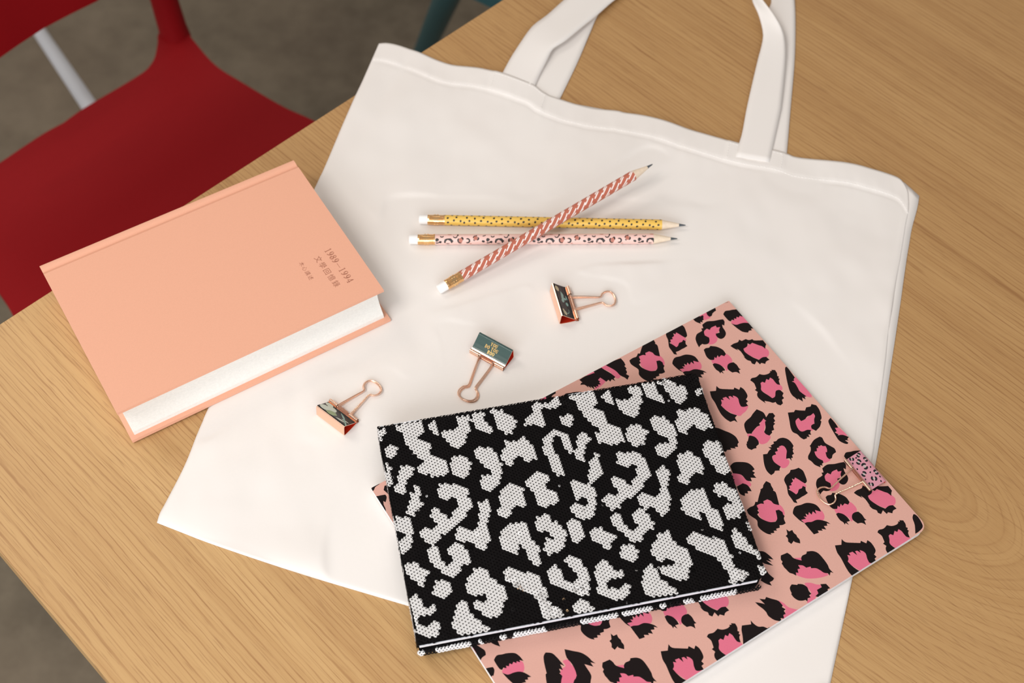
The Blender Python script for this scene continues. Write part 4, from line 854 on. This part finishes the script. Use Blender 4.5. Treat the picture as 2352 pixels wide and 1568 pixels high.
# rows hanging on the front rim of the lower board, and wrapping the left, right and top sides
sx = lambda px, py: sk(px, py)[0]
segs = [(sx(a, 1480-(a-980)*0.21), sx(b, 1480-(b-980)*0.21)) for a, b in ((960, 975), (1002, 1083), (1098, 1108), (1150, 1162), (1182, 1255), (1338, 1418), (1434, 1500), (1517, 1532), (1574, 1600), (1606, 1696))]
for r_, (dt, z, til) in enumerate(((-0.9, 10.4, 0.75), (-1.6, 9.1, 1.2))):
    s = 0.5+(r_ % 2)*1.05
    while s < LS-3:
        wv = inseg(s+random.gauss(0, 0.4), segs); n_ = (ez0*cos(til)-ey0*sin(til)); y_ = (ey0*cos(til)+ez0*sin(til))
        it = place(skw(s, dt, z)-SNO, ex0, y_, n_, wild=0.05); (white if wv else black).append(it); s += 2.1
side = []
for s0, dirn in ((-0.5, -1), (LS+0.15, 1)):
    for r_, z in enumerate((19.3, 17.4, 15.4, 13.2, 11.0, 9.2)):
        for t in np.arange(1+(r_ % 2)*1.05, HS-1, 2.1):
            if dirn > 0 and (t < 7 or z < 16): continue
            side.append((1.0 if dirn < 0 else LS-1.0, t, skw(s0, t, z)-SNO, ey0, ez0, ex0*dirn))
for r_, z in enumerate((19.5, 17.5, 15.3, 13)):
    for s_ in np.arange(1+(r_ % 2), LS-1, 2.1): side.append((s_, HS-1, skw(s_, HS+0.55, z)-SNO, ex0, ez0, ey0))
X = np.array([q[0] for q in side]); Y = np.array([q[1] for q in side]); wv = np.zeros(len(side), bool)
for k in (-1, 0, 1):
    for bl in blobs: wv |= inside(bl, X-PVs[0]*k, Y-PVs[1]*k)
for q, w in zip(side, wv): (white if w else black).append(place(*q[2:], wild=0.05, tilt=0.1))
V, Fc = [], []
for c, ex, ey, nz, r in white:
    if r < 0.001: continue
    b = len(V); V += [c+nz*0.00012+(ex*cos(2*pi*k/7)+ey*sin(2*pi*k/7))*0.00037 for k in range(7)]; Fc.append(tuple(range(b, b+7)))
tag(mesh_obj('sequin_threads', V, Fc, BLKCLOTH, sn), kind='stuff')
sequins('white_sequins', white, WSEQ); sequins('black_sequins', black, BSEQ)
gl = [skw(*sk(*q), ZS+0.15)-SNO for q in ((1196, 1346), (1202, 1355), (1295, 1376), (1303, 1402), (1190, 1350))]
sequins('gilt_sequins', [place(c, ex0, ey0, ez0, 0.0008, wild=0.2) for c in gl], M('gilt_sequin', (0.95, 0.65, 0.4, 1), 0.15, 1.0).m)

# ------------------------------------------------------------------ binder clips
def clip(name, label, jaw, loop, print_cells, mats, zjaw=3.0, clamp=False, flat=(0.0, 0.0), start=8):
    """jaw = the two ends (pixels) of the upper jaw roll, loop = the pixel of the handle's far end"""
    A, B = V2(P(jaw[0][0], jaw[0][1], zjaw)), V2(P(jaw[1][0], jaw[1][1], zjaw)); T_ = V2(P(loop[0], loop[1], 1.5 if not clamp else zjaw))
    mid = (A+B)/2; w = (B-A).length; x = (B-A).normalized(); y = Vector((-x.y, x.x))
    if (T_-mid).dot(y) < 0: x, y = -x, -y
    y3 = y; yaw = atan2(x.y, x.x); z0 = flat[0]
    bt = 13.0                                     # depth from spine to jaw
    org = mid - y3*bt
    T = thing(name, label, 'binder clip', W3(org.x, org.y, z0), (0, 0, yaw), 'rose gold binder clips')
    L = lambda a, b, c: Vector((a/1000, b/1000, c/1000)); h = w/2-0.1
    if not clamp:
        out = [(12.6, 1.15), (10, 0.5), (6, 0.12), (2, 0.0), (0.7, 0.3), (0.15, 1.0), (0.9, 8.9), (1.25, 9.7), (1.9, 9.95), (2.7, 9.7), (5, 7.7), (7.5, 5.6), (10, 3.7), (12.6, 2.35)]; zt, zb = 3.0, 0.95
    else:
        out = [(12.6, 0.55), (9, 0.1), (3, 0.0), (0.9, 0.2), (0.1, 0.9), (0.0, 5), (0.2, 9.8), (0.7, 10.4), (1.6, 10.6), (3, 10.5), (6, 10.0), (9, 9.45), (11, 9.15), (12.6, 9.0)]; zt, zb = 9.35, 0.3
    # body: a bent sheet with thickness
    def offs(pl, t):
        res = []
        for i in range(len(pl)):
            a, b = pl[max(i-1, 0)], pl[min(i+1, len(pl)-1)]; d = Vector((b[0]-a[0], b[1]-a[1])).normalized(); res.append((pl[i][0]+d.y*t, pl[i][1]-d.x*t))
        return res
    inn = offs(out, 0.38); cx_, cy_ = 5, 4
    if hypot(inn[5][0]-cx_, inn[5][1]-cy_) > hypot(out[5][0]-cx_, out[5][1]-cy_): inn = offs(out, -0.38)
    bm = bmesh.new(); n = len(out)
    vo = [[bm.verts.new(L(s*h, a, b)) for a, b in out] for s in (-1, 1)]; vi = [[bm.verts.new(L(s*h, a, b)) for a, b in inn] for s in (-1, 1)]
    fi = []
    for i in range(n-1):
        bm.faces.new((vo[0][i], vo[0][i+1], vo[1][i+1], vo[1][i])); f_ = bm.faces.new((vi[0][i], vi[0][i+1], vi[1][i+1], vi[1][i])); f_.material_index = 1
        for s in (0, 1): bm.faces.new((vo[s][i], vo[s][i+1], vi[s][i+1], vi[s][i]))
    for i in (0, n-1): bm.faces.new((vo[0][i], vo[1][i], vi[1][i], vi[0][i]))
    body_m = ROSE if not clamp else mats['edge']
    bm_obj('body', bm, [body_m, ROSE_IN], T, smooth=True)
    # printed lacquer panel on the upper face
    seg = [p for p in out[(start if not clamp else 7):]]
    def up(q):                                     # q 0 (spine) .. 1 (jaw) along the face
        d = np.r_[0, np.cumsum([hypot(seg[i+1][0]-seg[i][0], seg[i+1][1]-seg[i][1]) for i in range(len(seg)-1)])]; t = q*d[-1]
        return float(np.interp(t, d, [p[0] for p in seg])), float(np.interp(t, d, [p[1] for p in seg])), d[-1]
    LF = up(0)[2]; K = 44
    cells = [[(0, LF*k/K), (w-0.2, LF*k/K), (w-0.2, LF*(k+1)/K), (0, LF*(k+1)/K)] for k in range(K)]
    v, f, fm = printed(cells, print_cells(w-0.2, LF))
    VV_ = []
    for a, b in v:
        q = up(max(0, min(1, b/LF*0.86))); nx_, ny_ = (q[0]-5.0, q[1]-3.0) if q[0] < 2.2 and not clamp else (0.35, 1.0); nl = hypot(nx_, ny_); VV_.append(L(-h+a, q[0]+0.08*nx_/nl, q[1]+0.08*ny_/nl))
    if mats['list']: mesh_obj('printed_panel', VV_, f, mats['list'], T, fm=fm, smooth=True)
    for zc, nm in ((zt, 'jaw_roll'), (zb, 'jaw_roll')):
        for s in (-1, 1):
            bm = bmesh.new(); tube(bm, [L(s*(h+0.05), bt, zc), L(s*(h-6.8), bt, zc)], 0.00112, 14, caps=False)
            tube(bm, [L(s*(h+0.05), bt, zc), L(s*(h-6.8), bt, zc)], 0.0007, 12, caps=False); bm_obj(nm, bm, ROSE, T, smooth=True)
        bm = bmesh.new(); pr = [(12.4, zc-0.1), (13.2, zc+0.5*(1 if zc == zt else -1)), (13.9, zc+0.35*(1 if zc == zt else -1)), (14.1, zc-0.2*(1 if zc == zt else -1))]
        for hw, pp in ((h-8.4, pr), (h-5.6, [(11.7, zc+(-0.0)), (12.6, zc-0.2)])):
            g = [[bm.verts.new(L(s*hw, a, b)) for a, b in pp] for s in (-1, 1)]
            for i in range(len(pp)-1): bm.faces.new((g[0][i], g[0][i+1], g[1][i+1], g[1][i]))
        ret = bmesh.ops.solidify(bm, geom=bm.faces[:], thickness=0.0003); bm_obj('jaw_tab', bm, ROSE, T)
    # wire handles; each pivots a little in its rolls to reach the traced loop
    dl = T_-mid; reach = dl.length; skew = atan2(-dl.dot(x), dl.dot(y3)); k = (reach-0.5)/32.0
    hp = [(5.0, -0.2), (5.3, 0.8), (4.4, 8), (3.2, 16), (2.5, 20.6), (2.9, 22.4), (5.0, 24.0), (6.3, 27.0), (5.7, 30.0), (3.4, 31.7), (0, 32.3)]
    for hi, (zc, z_end, dsk) in enumerate(((zt, zt-1.2 if not clamp else zt-0.4, 0.0), (zb, 0.5, 0.035))):
        if clamp and hi: continue
        pts = [(h-1.0, 0, zc), (6.2, 0, zc)]; 
        for a, b in hp: pts.append((a, b*k, zc+(z_end-zc)*min(1, max(0, b/24))))
        full = pts + [(-a, b, c) for a, b, c in pts[-2::-1]]; sk_ = skew+dsk
        def rot(a, b):
            t = min(1, max(0, b/6)); an = sk_*t; return (a*cos(an)-b*sin(an)*1.0, b*cos(an)+a*sin(an)*t)
        full = catmull(full, 6); full = [L(*rot(a, b), c)+L(0, bt, 0) for a, b, c in full]
        bm = bmesh.new(); tube(bm, full, 0.00056, 10); bm_obj('handle', bm, ROSE, T, smooth=True)
    return T
GREEN = M('dark_green_lacquer', rgb(58, 82, 78), 0.3, spec=0.35, coat=0.22).m
DARK = M('black_lacquer', rgb(22, 26, 28), 0.2, spec=0.4, coat=0.15).m
SAGE = M('sage_print', rgb(128, 170, 160), 0.2, coat=0.5).m; MOSS = M('moss_print', rgb(134, 156, 98), 0.2, coat=0.5).m
PETAL = M('pale_petal_print', rgb(204, 214, 198), 0.2, coat=0.5).m; SAND = M('sand_print', rgb(190, 178, 140), 0.15, coat=0.5).m
CLIPPINK = M('pink_lacquer', rgb(204, 140, 154), 0.12, spec=0.6, coat=0.6).m
def leaf(x, y, ln, wd, a, n=8):
    t = [k/n for k in range(n+1)]; up_ = [(ln*u_, wd*sin(pi*u_)**0.8) for u_ in t]; pl = up_ + [(u_, -v_) for u_, v_ in up_[-2:0:-1]]
    return [(x+u_*cos(a)-v_*sin(a), y+u_*sin(a)+v_*cos(a)) for u_, v_ in pl]
def print_fern(w, l):
    s = [(1, leaf(1.5, 2.0, 5, 2.0, 0.4)), (1, leaf(w*0.80, 3, 5, 1.6, 0.5))]
    for k in range(5): s.append((2, leaf(w*0.20+k*1.35, l*0.42-0.2*k, 4.6, 0.6, 0.75))); 
    s += [(2, oval(w*0.50, l*0.42, 1.5, 1.2, 0.5)), (2, oval(w*0.58, l*0.72, 1.6, 1.3)), (2, oval(w*0.42, l*0.68, 1.0, 1.4)), (2, leaf(w*0.3, l*0.8, 4, .6, 0.2))]
    s.append((3, arcband(w*0.78, l*0.5, 2.8, 0.5, -60, 120))); s.append((1, oval(w*0.82, l*0.25, 1.6, 1.0, 0.3))); return s
def print_bloom(w, l):
    s = [(1, oval(3.6, l*0.35, 3.6, 3.6)), (1, oval(7.0, l*0.62, 3.8, 3.4, 0.4)), (1, oval(3.0, l*0.85, 3.0, 2.2)), (1, oval(7.8, l*0.35, 2.2, 2.6))]
    s += [(3, leaf(6.3, l*0.12, 8.5, 3.0, 0.5)), (3, leaf(9.0, l*0.28, 4.5, 1.6, 0.9))]
    for k in range(5): s.append((2, leaf(w*0.52+k*2.1, l*(0.9-0.12*k), 7.5, 0.65, -0.55-0.10*k)))
    s += [(1, leaf(w*0.60, l*0.18, 8, 0.9, 0.25)), (1, leaf(w*0.72, l*0.42, 6, 0.7, 0.2))]; return s
def print_spots(w, l):
    s = []; r_ = random.Random(5)
    for cx, cy, rr, a in ((5.2, 6.0, 1.9, 0), (15.0, 5.6, 2.2, 2), (11.0, 9.8, 1.8, 4), (19.5, 7.0, 1.8, 1), (3.0, 10.8, 1.6, 3), (8.0, 1.6, 1.6, 5), (18.5, 1.6, 1.4, 2), (23.4, 9.8, 1.3, 0), (23.2, 3.6, 1.4, 4)):
        s.append((2, oval(cx, cy, rr*0.46, rr*0.40))); s.append((1, arcband(cx, cy, rr*0.80, 1.5, a*60, a*60+125, 6))); s.append((1, arcband(cx, cy, rr*0.80, 1.5, a*60+165, a*60+300, 6)))
    for cx, cy in ((9.8, 5.2), (12.6, 2.4), (20.6, 11.3), (1.4, 3.2), (7.6, 11.6), (16, 11.4), (4.2, 1.5), (22.5, 6.5)): s.append((1, oval(cx, cy, 0.75, 0.55, r_.random()*3)))
    return s
clip('binder_clip', 'rose gold binder clip with a dark green fern print, nearest the pencils', ((1303.5, 661), (1326.5, 735)), (1413, 687), print_fern, {'list': [DARK, SAND, SAGE, SAGE]}, flat=(1.55, 0))
clip('binder_clip', 'rose gold binder clip with a pale flower and leaf print, nearest the coral book', ((758, 921), (821.5, 968.5)), (869, 884), print_bloom, {'list': [DARK, PETAL, SAGE, MOSS]}, flat=(1.55, 0))
cg = clip('binder_clip', 'rose gold binder clip with a plain dark green panel lettered in gold', ((1080, 806), (1157, 848)), (1066, 921), lambda w, l: [], {'list': [GREEN]}, flat=(1.55, 0), start=6)
clip('binder_clip', 'pink leopard print binder clip fastened on the edge of the pink notebook', ((1941, 1056), (1999, 1126)), (1885, 1146), print_spots, {'list': [CLIPPINK, DARK, M('pale_grey_print', rgb(178, 172, 166), 0.2).m], 'edge': CLIPPINK}, zjaw=9.6, clamp=True, flat=(0.25, 0))
# gold slab-serif capitals on the green panel
FOIL = M('gold_foil', (0.85, 0.52, 0.16, 1), 0.35, 0.6).m
def cap(ch):
    Q = []
    def rect(x0, y0, x1, y1): Q.append([(x0, y0), (x1, y0), (x1, y1), (x0, y1)])
    def para(x0, y0, x1, y1, w): Q.append([(x0, y0), (x0+w, y0), (x1+w, y1), (x1, y1)])
    def ring(cx, cy, rx, ry, wx, wy, a0=0, a1=1):
        o, i = ringpoly(cx, cy, rx, ry, wx, wy)
        for k in range(20):
            if a0 <= (k+0.5)/20 <= a1: Q.append([o[k], o[k+1], i[k+1], i[k]])
    if ch == 'Y': para(0.27, 0.45, 0.06, 1, 0.18); para(0.33, 0.45, 0.56, 1, 0.09); rect(0.27, 0.05, 0.43, 0.5); rect(0.16, 0, 0.54, 0.06); rect(0.0, 0.94, 0.28, 1); rect(0.5, 0.94, 0.72, 1)
    if ch == 'O': ring(0.36, 0.5, 0.34, 0.51, 0.17, 0.06)
    if ch == 'U': rect(0.07, 0.3, 0.24, 1); rect(0.53, 0.3, 0.61, 1); ring(0.34, 0.31, 0.27, 0.32, 0.13, 0.08, 0.5, 1); rect(0, 0.94, 0.32, 1); rect(0.45, 0.94, 0.70, 1)
    if ch == 'D': rect(0.07, 0, 0.24, 1); rect(0, 0.94, 0.3, 1); rect(0, 0, 0.3, 0.06); ring(0.24, 0.5, 0.45, 0.5, 0.17, 0.06, 0.75, 1); ring(0.24, 0.5, 0.45, 0.5, 0.17, 0.06, 0, 0.25)
    if ch == 'B': rect(0.07, 0, 0.24, 1); rect(0, 0.94, 0.3, 1); rect(0, 0, 0.3, 0.06); [ring(0.26, c, 0.36, 0.26, 0.16, 0.05, a, b) for c in (0.26, 0.74) for a, b in ((0.75, 1), (0, 0.25))]
    return Q
bm = bmesh.new(); seg = [(1.9, 9.95), (2.7, 9.7), (5, 7.7), (7.5, 5.6), (10, 3.7), (12.6, 2.35)]
def face_pt(x, q):
    d = np.r_[0, np.cumsum([hypot(seg[i+1][0]-seg[i][0], seg[i+1][1]-seg[i][1]) for i in range(len(seg)-1)])]
    return Vector((x/1000, (np.interp(q, d, [p[0] for p in seg])+0.06)/1000, (np.interp(q, d, [p[1] for p in seg])+0.12)/1000))
for txt, q0, xc in (('YOU', 4.2, 0.3), ('DO YOU', 7.1, -0.4), ('BOO', 10.0, 0.5)):
    hh = 2.45; adv_ = 0.84*hh*0.9; wd = sum(adv_*(0.55 if c == ' ' else 1) for c in txt); x = xc-wd/2
    for c in txt:
        for q in cap(c) if c != ' ' else []: bm.faces.new([bm.verts.new(face_pt(-(x+a*hh*0.9), q0-b*hh)) for a, b in q])
        x += adv_*(0.55 if c == ' ' else 1)
bm_obj('gold_lettering', bm, FOIL, cg)
